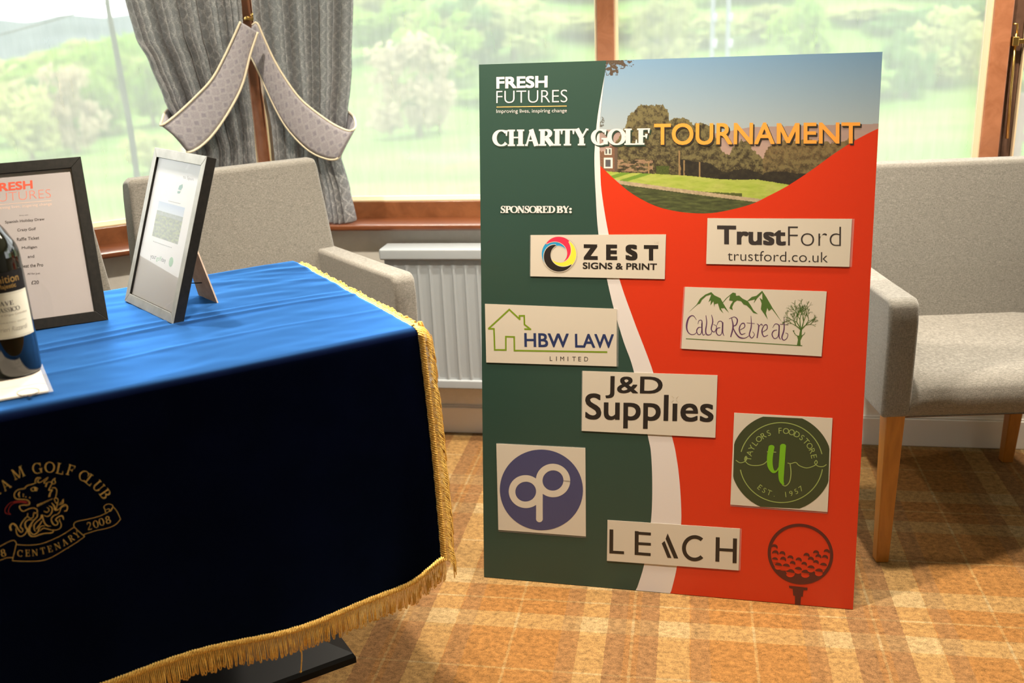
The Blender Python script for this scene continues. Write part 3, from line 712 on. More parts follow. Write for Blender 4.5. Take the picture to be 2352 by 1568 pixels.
def hem(s):   # bottom edge height of the front drop
    return HEM - .004 + .012*sin(s*5+.6)*.5 + .005*sin(s*17) + .055*math.exp(-(s/.05)**2) + .016*math.exp(-((s-.62)/.2)**2)
def drop(s, z, off=0.):
    k = min(1, (TZ-z)/.5)
    dn = k*(.010*sin(s*6.1+.4) + .007*noise.noise(Vector((s*5, z*1.3, 4)))) + .004*k + .028*k*math.exp(-(s/.05)**2) + .0035
    ds = -.020*k*math.exp(-(s/.08)**2)*(1.0) + .016*k*k*math.exp(-(s/.06)**2)
    return TP - TE*(s+ds) + TN*(dn+off) + Vector((0, 0, z-TZ))
def edge_s(d): return -.006 - .012*max(0, noise.noise(Vector((d*6, 1, 2)))) - .008*math.exp(-((d-.62)/.1)**2)
R = .013
def cloth(u, v):
    # v: 0 far edge of the top .. 1 hem of the front drop
    La, Lb = TDEP+.005, TZ
    s = CL_L*u
    if v < .58:
        d = TDEP+.004 - (TDEP+.004-R)*(v/.58); s0 = edge_s(d); s = s0 + (CL_L-s0)*u
        zz = wr(s, d) - (.020*max(0, (-s)/.02) if s < 0 else 0)
        zz -= .012*max(0, (d-.685)/.02)
        return tab(s, d, zz+.0015)
    if v < .66:
        a = (v-.58)/.08*pi/2
        s0 = edge_s(R); s = s0 + (CL_L-s0)*u; f = (v-.58)/.08
        base = tab(s, R-R*sin(a), -R+R*cos(a)+.0015); dd = drop(s, TZ-R)
        return base.lerp(base + (dd-tab(s, 0, -R))*1.0, f)
    f = (v-.66)/.34; s0 = edge_s(R)*(1-f)+0; s = s0+(CL_L-s0)*u
    z = TZ-R + .0015*(1-f) + (hem(s)-(TZ-R))*f
    return drop(s, z)
tc_ = thing('table_banner', 'royal blue velvet table cloth with gold fringe and embroidered crest', 'tablecloth', tab(.4, .2, 0))
mb = MB(); mb.grid(cloth, 260, 200); cl = mb.build('cloth', VELVET, tc_, True)
# path of the fringed edge: far right corner -> near right corner -> down -> along the hem
edge = []
for i in range(61): edge.append(('t', cloth(0, .58*i/60)))
for i in range(1, 9): edge.append(('r', cloth(0, .58+.08*i/8)))
for i in range(1, 51): edge.append(('s', cloth(0, .66+.34*i/50)))
for i in range(1, 151): edge.append(('b', cloth(i/150, 1.)))
EP = [p for _, p in edge]; acc = [0]
for a, b in zip(EP, EP[1:]): acc.append(acc[-1]+(b-a).length)
def on_edge(L):
    lo = 0; hi = len(acc)-1
    while hi-lo > 1:
        m_ = (lo+hi)//2
        if acc[m_] <= L: lo = m_
        else: hi = m_
    f = (L-acc[lo])/max(1e-9, acc[hi]-acc[lo]); return EP[lo].lerp(EP[hi], f), edge[hi][0], (EP[hi]-EP[lo]).normalized()
TOT = acc[-1]
UPZ = Vector((0, 0, 1))
def outdir(k):
    return {'t': TE, 'r': TE, 's': (TE+TN*.25).normalized(), 'b': TN*.0-UPZ}[k]
# twisted braid along the edge
brd = MB()
for ph, rad_, lift in ((0, .0022, 0), (pi, .0022, 0), (pi/2, .0018, .003), (3*pi/2, .0018, .003)):
    P_ = []; n_ = int(TOT/.0022)
    for i in range(n_+1):
        L_ = TOT*i/n_; p, k, t_ = on_edge(L_); o_ = outdir(k); nn = UPZ if k == 't' else TN
        a = L_/.0095*2*pi+ph
        P_.append(p + nn*(.003+.0022*cos(a)) - o_*(.003+lift) + o_*.0032*sin(a))
    brd.tube(P_, rad_, 5)
brd.build('fringe_braid', GOLD, tc_, True)
fr = MB(); L_ = .002; rnd = random.Random(5)
while L_ < TOT-.002:
    p, k, t_ = on_edge(L_); o_ = outdir(k); nn = UPZ if k == 't' else TN
    if k == 'b':
        ln = .041 + rnd.uniform(-.004, .004); a = p + nn*.002; tip = p - UPZ*ln + nn*(.004+rnd.uniform(-.004, .004)) + t_*rnd.uniform(-.003, .003); mid = a.lerp(tip, .5)+nn*.003
        a2 = a + t_*.0022; tip2 = tip + t_*(.0026+rnd.uniform(0, .0012))
        pts = [a, mid, tip + UPZ*.003, tip.lerp(tip2, .5) - UPZ*.001, tip2 + UPZ*.003, mid+t_*.0028, a2]; st = .0031
    elif k in 'sr':
        w_ = .017 + rnd.uniform(-.004, .004); a = p + nn*.002; tip = p + o_*w_ - UPZ*(.034+rnd.uniform(-.008, .01)); mid = p + o_*w_*.75 - UPZ*.008 + nn*.004
        pts = [a, mid, tip, tip - UPZ*.0032 - o_*.001, mid - UPZ*.004, a + t_*.0022]; st = .0030
    else:
        w_ = .010 + rnd.uniform(-.003, .007); a = p + UPZ*.003; mid = p + TE*w_*.5 + UPZ*(.006+rnd.uniform(-.002, .004)) ; tip = p + TE*w_ - UPZ*(.004+rnd.uniform(0, .006)) + t_*rnd.uniform(-.003, .003)
        pts = [a, mid, tip, tip + t_*.003 - UPZ*.002, mid + t_*.003, a + t_*.0022]; st = .0032
    fr.tube(resample(pts, 9), .00085, 4, False); L_ += st
o = fr.build('fringe_threads', GOLD, tc_, True); o['kind'] = 'stuff'
a = drop(.29, hem(.29)-.035); b = on_plane(691, 1541, TN, TN.dot(TP)+.02)
mb = MB(); mb.tube(resample([a, a.lerp(b, .4)+TE*.002, b], 8), .0012, 5); mb.tube([b+Vector((-.002, 0, 0)), b+Vector((.001, 0, -.002))], .002, 5); mb.build('loose_thread', GOLD, tc_, True)

# embroidery on the front drop, in (s, z) of the drop; C(x, y) reads the enlarged view of the crest
def sz(px, py):
    s = z = 0
    p = on_plane(px, py, TN, TN.dot(TP)+.006)
    for _ in range(3):
        q = p - TP; s = -q.dot(TE); z = p.z; o_ = (drop(s, z)-TP).dot(TN); p = on_plane(px, py, TN, TN.dot(TP)+o_)
    return Vector((s, z))
def C(x, y): return sz(x/5.8067, 1040+y/5.8067)
def crest_surf(s, z, off): return drop(s, z, off)
PXS = (C(500, 500)-C(600, 500)).length/100      # size of one enlarged pixel on the cloth
lion = Flat()
def ls(pts, w_, n=24): lion.stroke([C(*p) for p in pts], [x*PXS for x in w_] if isinstance(w_, list) else w_*PXS, n)
ls([(480,388),(440,410),(390,422),(350,440),(328,468),(290,476),(240,486),(205,515),(188,555),(200,595),(235,612),(300,615),(360,622),(388,645),(394,670),(375,690),(320,690),(270,696),(258,718),(280,755),(308,773),(350,756),(400,736),(450,730),(490,750),(498,780),(480,797),(450,790)], 13, 90)
ls([(465,390),(475,350),(500,326),(548,328)], [8,16,16,4]); ls([(545,332),(515,348),(500,378),(525,390),(560,375),(605,342),(645,318)], [4,10,14,12,10,10,3]); ls([(645,318),(622,350),(600,372),(585,390),(602,402),(625,398),(606,448)], [3,9,12,14,10,12,18]); ls([(606,440),(628,398),(665,382),(692,392)], [12,8,10,12])
ls([(690,402),(700,360),(737,330),(726,358),(738,388),(715,410),(690,400)], [10,12,4,12,14,10,10]); ls([(692,405),(668,450),(652,492),(695,490),(668,530),(655,582)], [8,12,18,14,20,26])
ls([(690,462),(730,460),(755,490),(752,540),(740,588)], 11); lion.ring(C(440,480), 26*PXS, 11*PXS, 24); lion.poly([C(450,440), C(512,470), C(470,478)]); lion.poly([C(455,480), C(500,480), C(490,505), C(455,500)])
ls([(265,512),(248,545),(262,590)], [10,22,8], 8)
for p in ((310,548),(311,574),(345,582),(396,592)): lion.disc(C(*p), 9*PXS, 10)
for i in range(14):
    x = 495+i*15; y = 680-i*6.0; ls([(x, y+2), (x+3+i*.4, y+36-i*2)], [10, 7], 2)
ls([(650,700),(690,722),(695,770),(668,820),(630,842),(585,828)], [6,14,16,14,12,10]); ls([(582,770),(620,786),(652,765),(648,735),(622,722)], [8,14,12,10,6]); ls([(688,662),(722,705),(735,750),(772,752),(800,730),(830,700),(870,684),(898,715),(888,762),(855,772)], [10,16,30,14,10,12,14,14,16,14], 40)
ls([(740,590),(772,615),(766,655),(745,662),(724,615),(740,590)], 11); ls([(766,655),(760,700),(745,740)], 12); ls([(790,670),(822,650),(842,612),(838,662),(800,682),(775,690)], [8,10,5,16,10,8])
ls([(870,700),(818,720),(798,772),(770,808),(715,832),(684,872),(690,912),(722,955),(762,950),(768,915),(742,880),(790,842),(832,838),(848,885)], [10,10,10,10,14,14,16,16,12,14,14,18,20,10], 60); ls([(800,870),(792,895),(815,940),(808,988),(760,1020),(700,1020)], [8,12,12,12,10,8])
ls([(500,800),(490,850),(440,905),(390,980),(378,1050),(410,1102),(470,1106),(540,1080),(620,1065),(690,1060),(716,1032)], [10,14,16,18,22,18,16,16,14,18,8], 50)
ls([(558,820),(575,880),(602,942),(640,970),(680,970)], [26,18,16,12,6]); ls([(558,820),(540,870),(490,912),(454,962),(458,1020),(478,1042)], [24,14,14,14,12,8]); ls([(480,1012),(520,962),(562,900)], [10,18,10]); ls([(600,970),(555,970),(520,1002),(502,1052),(445,1082),(400,1042),(402,990),(432,950)], [8,12,16,16,14,14,12,8], 36)
ls([(525,1040),(570,1002),(620,1005),(680,1022),(715,1030)], [6,14,12,12,10]); ls([(370,798),(360,842),(320,885),(282,940),(272,985),(302,1012),(298,1046),(270,1046),(240,1010),(208,960),(170,938),(134,975),(148,1032)], [8,10,12,16,14,12,12,14,18,20,22,26,20], 50)
ls([(365,840),(402,866),(440,850),(448,795)], 11); ls([(440,890),(382,886),(338,922),(340,980),(372,1022),(380,1060)], [8,14,18,20,26,20]); ls([(212,1000),(222,1070),(262,1106),(310,1096),(352,1050),(372,1000)], [10,12,12,12,16,18])
lion.lay('crest_lion', crest_surf, .0011, GOLDTH, tc_)
tg = Flat(); tg.stroke([C(*p) for p in ((372,645),(290,632),(200,640),(120,674),(70,742),(78,800),(145,815))], 9*PXS, 24); tg.stroke([C(*p) for p in ((145,815),(110,782),(132,712),(190,664),(290,655),(365,672),(380,655))], 9*PXS, 24)
for k in range(5): tg.stroke([C(*p) for p in ((355,650+k*3),(270,640+k*3),(180,655+k*2))], 4*PXS, 12)
tag(tg.lay('crest_tongue', crest_surf, .0011, REDTH, tc_), 'red embroidered tongue of the crest')
bn = Flat()
for pts in ([(-60,1255),(0,1240),(80,1195),(170,1160),(206,1176),(220,1212)], [(215,1215),(190,1320),(164,1430)], [(215,1216),(380,1225),(550,1205),(700,1150),(850,1075),(985,985)], [(164,1432),(350,1440),(560,1430),(700,1380),(850,1292),(1000,1200),(1128,1110)], [(990,985),(1060,1050),(1128,1110)], [(990,985),(982,945),(1020,910),(1150,882),(1290,850),(1400,805),(1470,760),(1502,715)], [(1112,1085),(1180,1062),(1300,1025),(1440,995),(1540,950),(1608,878)], [(1500,705),(1555,770),(1608,880)], [(1412,800),(1395,745),(1384,718),(1410,685),(1460,677),(1504,700),(1492,750),(1465,776),(1456,742),(1410,752)], [(-60,1455),(0,1428),(80,1396),(166,1388)]):
    bn.stroke([C(*p) for p in pts], 9*PXS, 24)
bn.lay('crest_banner', crest_surf, .0011, GOLDTH, tc_)
lt = Flat()
def glyph(ch, cx, cy, ang, hgt, wsc=1., K=.13):
    F, wd = serif(ch, K, .05, .1); a = radians(ang)
    for v in F.v:
        x = (v.x-wd/2)*hgt*wsc; y = -(v.y-.5)*hgt
        q = C(cx + x*cos(a) - y*sin(a), cy + x*sin(a) + y*cos(a)); v.x, v.y = q.x, q.y
    n0 = lt.n; lt.join(F); lt.n = n0
for ch, cx, cy, an in (('H',-75,520,-44),('A',70,418,-34),('M',240,262,-24),('G',500,200,-8),('O',662,186,3),('L',800,205,12),('F',940,226,18),('C',1118,302,32),('L',1200,352,38),('U',1312,440,48),('B',1402,540,56)): glyph(ch, cx, cy, an, 142)
for ch, cx, cy, an in (('C',268,1334,2),('E',368,1330,-3),('N',463,1324,-6),('T',570,1300,-10),('E',665,1275,-14),('N',765,1238,-20),('A',862,1186,-26),('R',948,1132,-30),('Y',1024,1084,-34)): glyph(ch, cx, cy, an, 86, .98)
for ch, cx, cy, an in (('2',1190,968,-13),('0',1276,945,-14),('0',1352,915,-15),('8',1438,888,-15),('8',42,1328,-12),('0',-50,1350,-10)): glyph(ch, cx, cy, an, 98, 1.05)
lt.lay('crest_lettering', crest_surf, .0011, GOLDTH, tc_)

# ------------------------------------------------------------------ curtains
def uv_layer(o, nu, nv, su, sv):
    me = o.data; uvl = me.uv_layers.new(name='UVMap'); pos = {}
    for lp in me.loops:
        i = lp.vertex_index % (nu+1); j = lp.vertex_index // (nu+1); uvl.data[lp.index].uv = (i/nu*su, j/nv*sv)
def interp(tb, z):
    if z >= tb[0][0]: return tb[0][1]
    for (a, x), (b, y) in zip(tb, tb[1:]):
        if z >= b: f = (z-b)/(a-b); f = f*f*(3-2*f)*.5+f*.5; return y+(x-y)*f
    return tb[-1][1]
ZB = .697
def curtain(label, seg, lt_, rt_, nf, dmid, phase):
    """lt_, rt_: (z, t) edges along the bay stretch"""
    t = thing('curtain', label, 'curtain', seg.at(interp(lt_, 1.5), dmid, ZB), 0, 'grey patterned curtains at the bay corner')
    nu, nv = nf*22, 120
    def f(u, v):
        z = ZB + (HEAD+.02-ZB)*v; a, b = interp(lt_, z), interp(rt_, z)
        w_ = u + .012*sin(u*9+phase*3+z*.7) + .006*noise.noise(Vector((u*5, z*1.5, phase)))
        width = abs(b-a); amp = .5*min(.046, .010+.040*(width/.30)**.5)
        ph = 2*pi*nf*w_ + phase + .5*sin(z*2.1+u*5)
        s_ = sin(ph*.5); dep = 1.5*amp*(1.75*abs(s_)**.62 - 1.) + .30*amp*sin(1.3*ph+1.1+phase) + .007*noise.noise(Vector((u*11, z*2, phase+4)))
        tt_ = a+(b-a)*u + .006*cos(ph)*(1 if width > .1 else .4)
        return seg.at(tt_, dmid+dep, z)
    mb = MB(); mb.grid(f, nu, nv); o = mb.build('drape', CURT, t, True); uv_layer(o, nu, nv, nf*.075, HEAD-ZB)
    return t, f
def tz(seg, px, py, d):
    nrm = seg.I; c = nrm.dot(seg.P)+d; p = on_plane(px, py, nrm, c); return (p.z, (p-seg.P).dot(seg.D))
DR, DL = .098, .10
RL = [(HEAD, tz(SC, 583, 0, DR)[1]-.0)] + [tz(SC, *q, DR) for q in ((584, 0), (604, 150), (632, 290), (640, 365), (640, 440), (636, 520))]
RR = [(HEAD, tz(SC, 812, 0, DR)[1]+.03)] + [tz(SC, *q, DR) for q in ((804, 0), (800, 150), (790, 270), (776, 366), (797, 435), (809, 500))]
rc, rf = curtain('right hand grey patterned curtain tied back, beside the middle window', SC, RL, RR, 13, DR, .7)
mb = MB(); mb.grid(lambda u, v: SC.at(interp(RL, ZB+1.4*v)-.034+.045*u, .07, ZB+.01+1.4*v), 2, 40); mb.build('lining', LINING, rc, True)
LLt = [(HEAD, tz(SL, 240, 0, DL)[1]+.10)] + [tz(SL, *q, DL) for q in ((289, 0), (316, 89), (346, 143), (382, 228), (412, 290), (440, 350), (436, 420), (430, 500))]
LR = [(HEAD, tz(SL, 545, 0, DL)[1])] + [tz(SL, *q, DL) for q in ((548, 0), (556, 100), (565, 178), (578, 280), (585, 368), (590, 460))]
lc, lf = curtain('left hand grey patterned curtain tied back, beside the angled left window', SL, LLt, LR, 16, DL, 2.1)
rods = thing('curtain_rail', 'white curtain rail above the bay, holding both curtains', 'curtain rail', SC.at(.02, DR, HEAD+.03))
for seg, tb, dd in ((SC, (.02, CW), DR), (SL, (.02, LL-.1), DL)):
    mb = MB(); mb.box((tb[0], dd-.012, HEAD+.016), (tb[1], dd+.012, HEAD+.04), seg.mat()); mb.box((tb[0]+.3, .02, HEAD+.02), (tb[0]+.33, dd, HEAD+.03), seg.mat()); mb.build('track', WHITEGLOSS, rods)

def tieback(label, seg, up, lo, offs, wrap_up, wrap_lo):
    t = thing('curtain_tieback', label, 'tieback', on_y(577, 50, 2.90), 0, 'mauve grey curtain tiebacks')
    def at(q, d): return on_plane(q[0], q[1], seg.I, seg.I.dot(seg.P)+d)
    n = len(up); U_ = [at(q, offs[0] + (offs[1]-offs[0])*min(1, i/(n-1)*2.2)) for i, q in enumerate(up)]; m = len(lo)
    L_ = [at(q, offs[0] + (offs[1]-offs[0])*min(1, i/(m-1)*2.2)) for i, q in enumerate(lo)]
    U_ += [at(q, d) for q, d in wrap_up]; L_ += [at(q, d) for q, d in wrap_lo]
    N_ = 90; A_ = resample(U_, N_); B_ = resample(L_, N_)
    # equal arc-length so that the two edges pair up
    def arc(P_):
        ac = [0]
        for a, b in zip(P_, P_[1:]): ac.append(ac[-1]+(b-a).length)
        out = []; k = 0
        for i in range(N_+1):
            l_ = ac[-1]*i/N_
            while k < len(ac)-2 and ac[k+1] < l_: k += 1
            f = (l_-ac[k])/max(1e-9, ac[k+1]-ac[k]); out.append(P_[k].lerp(P_[k+1], f))
        return out, ac[-1]
    A_, la = arc(A_); B_, lb = arc(B_)
    def f(u, v):
        i = round(u*N_); p = A_[i].lerp(B_[i], v); return p + seg.I*(.004*sin(pi*v))
    mb = MB(); mb.grid(f, N_, 8); o = mb.build('band', TIE, t, True); uv_layer(o, N_, 8, la, .09)
    sd = o.modifiers.new('thick', 'SOLIDIFY'); sd.thickness = .003; sd.offset = -1
    for P_ in (A_, B_):
        mb = MB(); mb.tube([p+seg.I*.001 for p in P_], .0034, 8); mb.build('piping', PIPING, t, True)
    return t
tieback('left mauve grey tieback with cream piping round the left curtain', SL, [(552,50),(539,79),(514,132),(486,182),(446,225),(404,264),(371,288)], [(592,74),(575,125),(557,193),(529,250),(493,304),(461,336),(434,350)], (.152, .158),
        [((372,276), .13), ((384,252), .06), ((420,235), .03)], [((430,342), .13), ((445,318), .06), ((470,300), .03)])
tieback('right mauve grey tieback with cream piping round the right curtain', SC, [(580,58),(591,53),(606,86),(629,136),(659,186),(692,229),(732,262),(769,287),(799,300),(811,298)], [(575,126),(583,142),(596,169),(626,235),(653,285),(686,325),(719,352),(752,365),(770,366),(777,362)], (.145, .150),
        [((817,288), .125), ((811,266), .06), ((785,246), .03)], [((784,352), .125), ((780,330), .06), ((755,310), .03)])
hk = thing('tieback_hook', 'small brass hook on the corner post holding both tiebacks', 'hook', on_y(572, 47, 2.90))
c_ = on_y(572, 47, 2.875); mb = MB(); mb.tube(resample([c_+Vector((-.014, .05, .0)), c_+Vector((-.012, .005, .004)), c_+Vector((-.002, -.006, .008)), c_+Vector((.010, 0, .003)), c_+Vector((.012, .004, .012))], 16), .0045, 8); mb.build('hook_arm', BRASS, hk, True)
mb = MB(); bm = bmesh.new(); bmesh.ops.create_uvsphere(bm, u_segments=14, v_segments=10, radius=.007); mb.add([v.co+c_+Vector((.012, .004, .014)) for v in bm.verts], [tuple(v.index for v in f.verts) for f in bm.faces]); bm.free(); mb.build('knob', BRASS, hk, True)
# ------------------------------------------------------------------ charity board (A0 foam board leaning back)
BYAW, BLEAN, BW, BH = -.0591, .1572, .841, 1.189
BF = Fr((-.4657, 2.0453, .0012), (cos(BYAW), sin(BYAW), 0), (-sin(BYAW)*sin(BLEAN), cos(BYAW)*sin(BLEAN), cos(BLEAN)))
def bx(x, y): return Vector(BF.px(x, y))
def cl_(p): return Vector((min(BW, max(0, p[0])), min(BH, max(0, p[1]))))
def ink(name, rgb): return mat(name, rgb, .38, .6)
INK = {k: ink('print_'+k, v) for k, v in dict(green=(38, 62, 52), red=(188, 44, 10), white=(202, 194, 190), orange=(216, 144, 58), gold=(206, 160, 96), maroon=(76, 24, 20), softblack=(44, 38, 32)).items()}
PAPER = mat('laminated_white_paper', (190, 180, 164), .3, .5)
BLACKP = mat('black_toner', (38, 32, 28), .3); CHAR = mat('charcoal_toner', (52, 46, 44), .3); NAVY = mat('navy_toner', (38, 48, 84), .3); INDIGO = mat('indigo_toner', (66, 66, 98), .3)
DGREEN = mat('dark_green_toner', (56, 62, 38), .3); LGREEN = mat('lime_toner', (106, 160, 30), .3); OLIVE = mat('olive_toner', (108, 130, 30), .3); PURPLE = mat('purple_toner', (84, 52, 84), .3); FOREST = mat('forest_toner', (70, 96, 42), .3)
PALEG = mat('pale_sage_toner', (136, 150, 84), .3); CYAN = mat('cyan_toner', (40, 134, 178), .3); MAG = mat('crimson_toner', (204, 46, 70), .3); YEL = mat('yellow_toner', (238, 202, 62), .3); SHADOWP = mat('soft_printed_grey', (176, 164, 144), .3)
board = thing('charity_board', 'tall green and red charity golf tournament board leaning in the middle, covered in sponsor signs', 'board', BF.O)
mb = MB()
for_ = lambda u, v, d: BF.at(u, v, d)
mb.prism([(0, 0), (BW, 0), (BW, BH), (0, BH)], lambda u, v, d: BF.at(u, v, d), -.0055, -.0004)
WB = mat('white_foam_board', (232, 230, 226), .5); mb.build('panel', WB, board)
# hinged prop at the back that holds it up
mb = MB(); ft = BF.at(BW*.5, .02, 0)
q0 = BF.at(BW*.5-.06, .72, -.008); q1 = BF.at(BW*.5+.06, .72, -.008)
g0 = Vector((q0.x, q0.y+.12, .0)); g1 = Vector((q1.x, q1.y+.12, .0))
e_ = Vector((0, .004, 0)); mb.add([q0, q1, g1, g0, q0+e_, q1+e_, g1+e_, g0+e_], [(0, 1, 2, 3), (7, 6, 5, 4), (0, 4, 5, 1), (1, 5, 6, 2), (2, 6, 7, 3), (3, 7, 4, 0)]); mb.build('rear_prop', WB, board)

LW = [(1392.5,136),(1389,170.8),(1381.8,211.4),(1372,272),(1366.6,333),(1365.4,374),(1368,441),(1374.7,537.5),(1394,640),(1410,708.8),(1432,783),(1456,853),(1487.4,998),(1495.3,1041),(1498.2,1117),(1495,1198.5),(1480,1294),(1460,1360)]
RWH = [(1389.6,165),(1384.5,211),(1378.4,272),(1377.2,333),(1378.6,380.4),(1382,441),(1398,537.5),(1422.7,640.3),(1456,736),(1500.8,855.5),(1543,1000.7),(1554.2,1052.6),(1561.2,1108.7),(1564.8,1173),(1563.5,1215),(1554.7,1301),(1539,1368)]
RT = [(1378.6,380.4),(1414.6,414.2),(1451.8,444.6),(1502.5,471.6),(1553,485),(1607,490),(1654.6,486.4),(1722,470),(1763,451),(1810,426),(1864,390.6),(1915,353.4),(1965.6,321.3),(2016,295)]
lw = resample([bx(*p) for p in LW], 90); rw = resample([bx(*p) for p in RWH], 90); rt = resample([bx(*p) for p in RT], 60)
lw[0].y = BH; lw[-1].y = 0; rw[-1].y = 0; rt[-1].x = BW
F = Flat(); F.poly([Vector((0, 0))] + [p for p in reversed(lw)] + [Vector((0, BH))]); o = F.lay('green_field', BF.at, .0002, INK['green'], board); tag(o, 'dark green left side of the board')
i380 = min(range(len(rw)), key=lambda i: (rw[i]-rt[0]).length)
F = Flat(); F.poly(rt + [Vector((BW, 0))] + [p for p in reversed(rw[i380+1:])]); o = F.lay('red_field', BF.at, .0002, INK['red'], board); tag(o, 'bright red right side of the board')
F = Flat(); kk = [min(range(len(lw)), key=lambda i: (lw[i]-bx(1389, 168)).length)][0]
F.poly(lw[kk:] + [p for p in reversed(rw)]); o = F.lay('white_swoosh', BF.at, .0004, INK['white'], board); tag(o, 'white curved stripe down the board')

# the printed landscape picture: a fine colour grid
def fb(x, y, s, o=4):
    a = 0; k = 1.; t = 0
    for i in range(o): a += k*noise.noise(Vector((x*s, y*s, i*7.7))); t += k; s *= 2.1; k *= .6
    return a/t
def tabv(tb, x):
    if x <= tb[0][0]: return tb[0][1]
    for (a, p), (b, q) in zip(tb, tb[1:]):
        if x <= b: return p+(q-p)*(x-a)/(b-a)
    return tb[-1][1]
TT = [(1360,352),(1400,340),(1420,318),(1436,292),(1442,268),(1458,256),(1466,243),(1490,240),(1520,241),(1536,256),(1534,276),(1550,272),(1575,270),(1588,282),(1594,284),(1615,282),(1632,290),(1645,318),(1660,352),(1676,352),(1690,330),(1704,324),(1720,330),(1738,352),(1752,366),(1760,346),(1775,330),(1800,322),(1835,322),(1880,322),(1920,326),(1960,318),(2000,330)]
GT = [(1360,388),(1400,394),(1450,397),(1500,399),(1560,402),(1607,406),(1650,411),(1700,413),(1740,412),(1760,416),(1800,422),(1830,428),(1900,430)]
HT = [(1360,300),(1400,298),(1480,300),(1650,306),(1722,292),(1800,290),(1900,287),(2020,284)]
def mixc(a, b, f): f = min(1, max(0, f)); return tuple(p+(q-p)*f for p, q in zip(a, b))
def pic(x, y):
    g = tabv(GT, x); tt = tabv(TT, x) + 9*fb(x, 3, .09) + 6*fb(x, y, .2, 2)
    if y > g + 1.5*fb(x, y, .2, 2):
        c = mixc((150, 168, 62), (176, 180, 92), .5+1.2*fb(x*.4, y*2, .06))
        if y < 420 and x < 1500:
            k = (x + (y-396)*3.2 - 1402)/26
            if 0 < k < 4 and int(k) % 2 == 1: c = mixc(c, (92, 130, 40), .8)
        c = mixc(c, (110, 128, 44), .5*max(0, fb(x, y*3, .05)))
        if x > 1600 and abs(y-(443+(x-1604)*.045)) < 3.5+2*fb(x, 1, .1) and x < 1704: c = mixc(c, (64, 70, 34), .85)
        pl = 418 + (x-1418)*.142 - .00016*(x-1418)**2*.2
        if y > pl+4: c = mixc((58, 62, 36), (104, 112, 62), .3+1.1*fb(x*.5, y*3, .07))
        elif abs(y-pl) < 4.5: c = mixc((190, 170, 138), (150, 132, 104), .5+fb(x, y, .1))
        return c
    if y > tt:
        d = (y-tt)/max(12, g-tt)
        c = mixc((112, 102, 66), (54, 46, 32), .15+.5*d + 1.9*fb(x, y, .09, 3) + 1.0*fb(x, y, .33, 3))
        if x > 1752: c = mixc(c, (134, 104, 66), .5*(1-d)+.5*fb(x, y, .2))
        if d > .72 and x > 1560: c = mixc(c, (34, 30, 26), .75)
        if 1416 < x < 1500 and 366 < y < g-3 and fb(x*.5, y*1.6, .12) > .02: c = mixc(c, (176, 138, 108), .7)
        for tx, y0 in ((1560, 345), (1571, 368), (1607, 372), (1490, 372), (1562, 380)):
            if abs(x-tx-1.2*fb(1, y, .1)) < 1.6 and y > y0: c = (146, 118, 78)
        if abs(x-1522) < 15+3*fb(x, y, .3) and y > 381: c = mixc((86, 96, 40), (54, 62, 28), .5+fb(x, y, .3))
        if x < 1418 and y > 322+6*(x > 1409):
            c = mixc((134, 96, 72), (104, 74, 58), .5+1.2*fb(x, y*2, .25))
            if y > 333 and x > 1412: c = (96, 78, 64)
            if 1388 < x < 1405 and 340 < y < 355: c = (226, 214, 200) if abs(x-1396.5) > 6 or abs(x-1396.5) < 1.6 or y < 342 or y > 353 else (92, 88, 86)
            if 1387 < x < 1407 and 362 < y < 386: c = (230, 220, 206) if x < 1390 or x > 1403 or y < 366 or y > 383 else (84, 82, 84)
        return c
    hh = tabv(HT, x)
    if y > hh: return mixc((150, 130, 126), (172, 142, 128), .4+.6*(y-hh)/60 + .5*fb(x*.5, y*2, .08))
    c = mixc((108, 142, 172), (160, 170, 172), (y-123)/175)
    # overhanging leaves top left
    lx_ = x-1390
    if 0 < lx_ < 66 and y < 182:
        m = fb(x, y, .13, 3) + .42 - abs(lx_-22)/52*.5 - max(0, (y-142)/34)*.34 + (.14 if lx_ < 26 else 0)
        if y < 148+ (26 if lx_ < 30 else 10) and m > .16: c = mixc((74, 60, 48), (122, 108, 74), max(0, fb(x, y, .4))*1.6)
    if x < 1388 and 268 < y < 292 and fb(x, y, .22, 2) > .0: c = (96, 96, 90)
    return c
NX, NY = 600, 344; me = bpy.data.meshes.new('picture'); vs_ = []; cols = []
X0, X1, Y0, Y1 = 1362, 2030, 118, 497
for j in range(NY+1):
    for i in range(NX+1):
        x = X0+(X1-X0)*i/NX; y = Y0+(Y1-Y0)*j/NY; p = bx(x, y); p = cl_(p); vs_.append(BF.at(p.x, p.y, 0.)-BF.O); cols.append(lin([v_*.92 for v_ in pic(x, y)]))
fs_ = [(j*(NX+1)+i, (j+1)*(NX+1)+i, (j+1)*(NX+1)+i+1, j*(NX+1)+i+1) for j in range(NY) for i in range(NX)]
me.from_pydata(vs_, [], fs_); ca = me.color_attributes.new('print', 'FLOAT_COLOR', 'POINT')
ca.data.foreach_set('color', [v for c in cols for v in (*c, 1)])
PIC = mat('printed_picture', (255, 255, 255), .42); h = NT(PIC); at_ = h.n('ShaderNodeAttribute'); at_.attribute_name = 'print'; h.color(at_.outputs['Color'])
me.materials.append(PIC); o = bpy.data.objects.new('landscape_picture', me); COL.objects.link(o); o.parent = board; tag(o, 'printed picture of trees, house and fairway under blue sky')

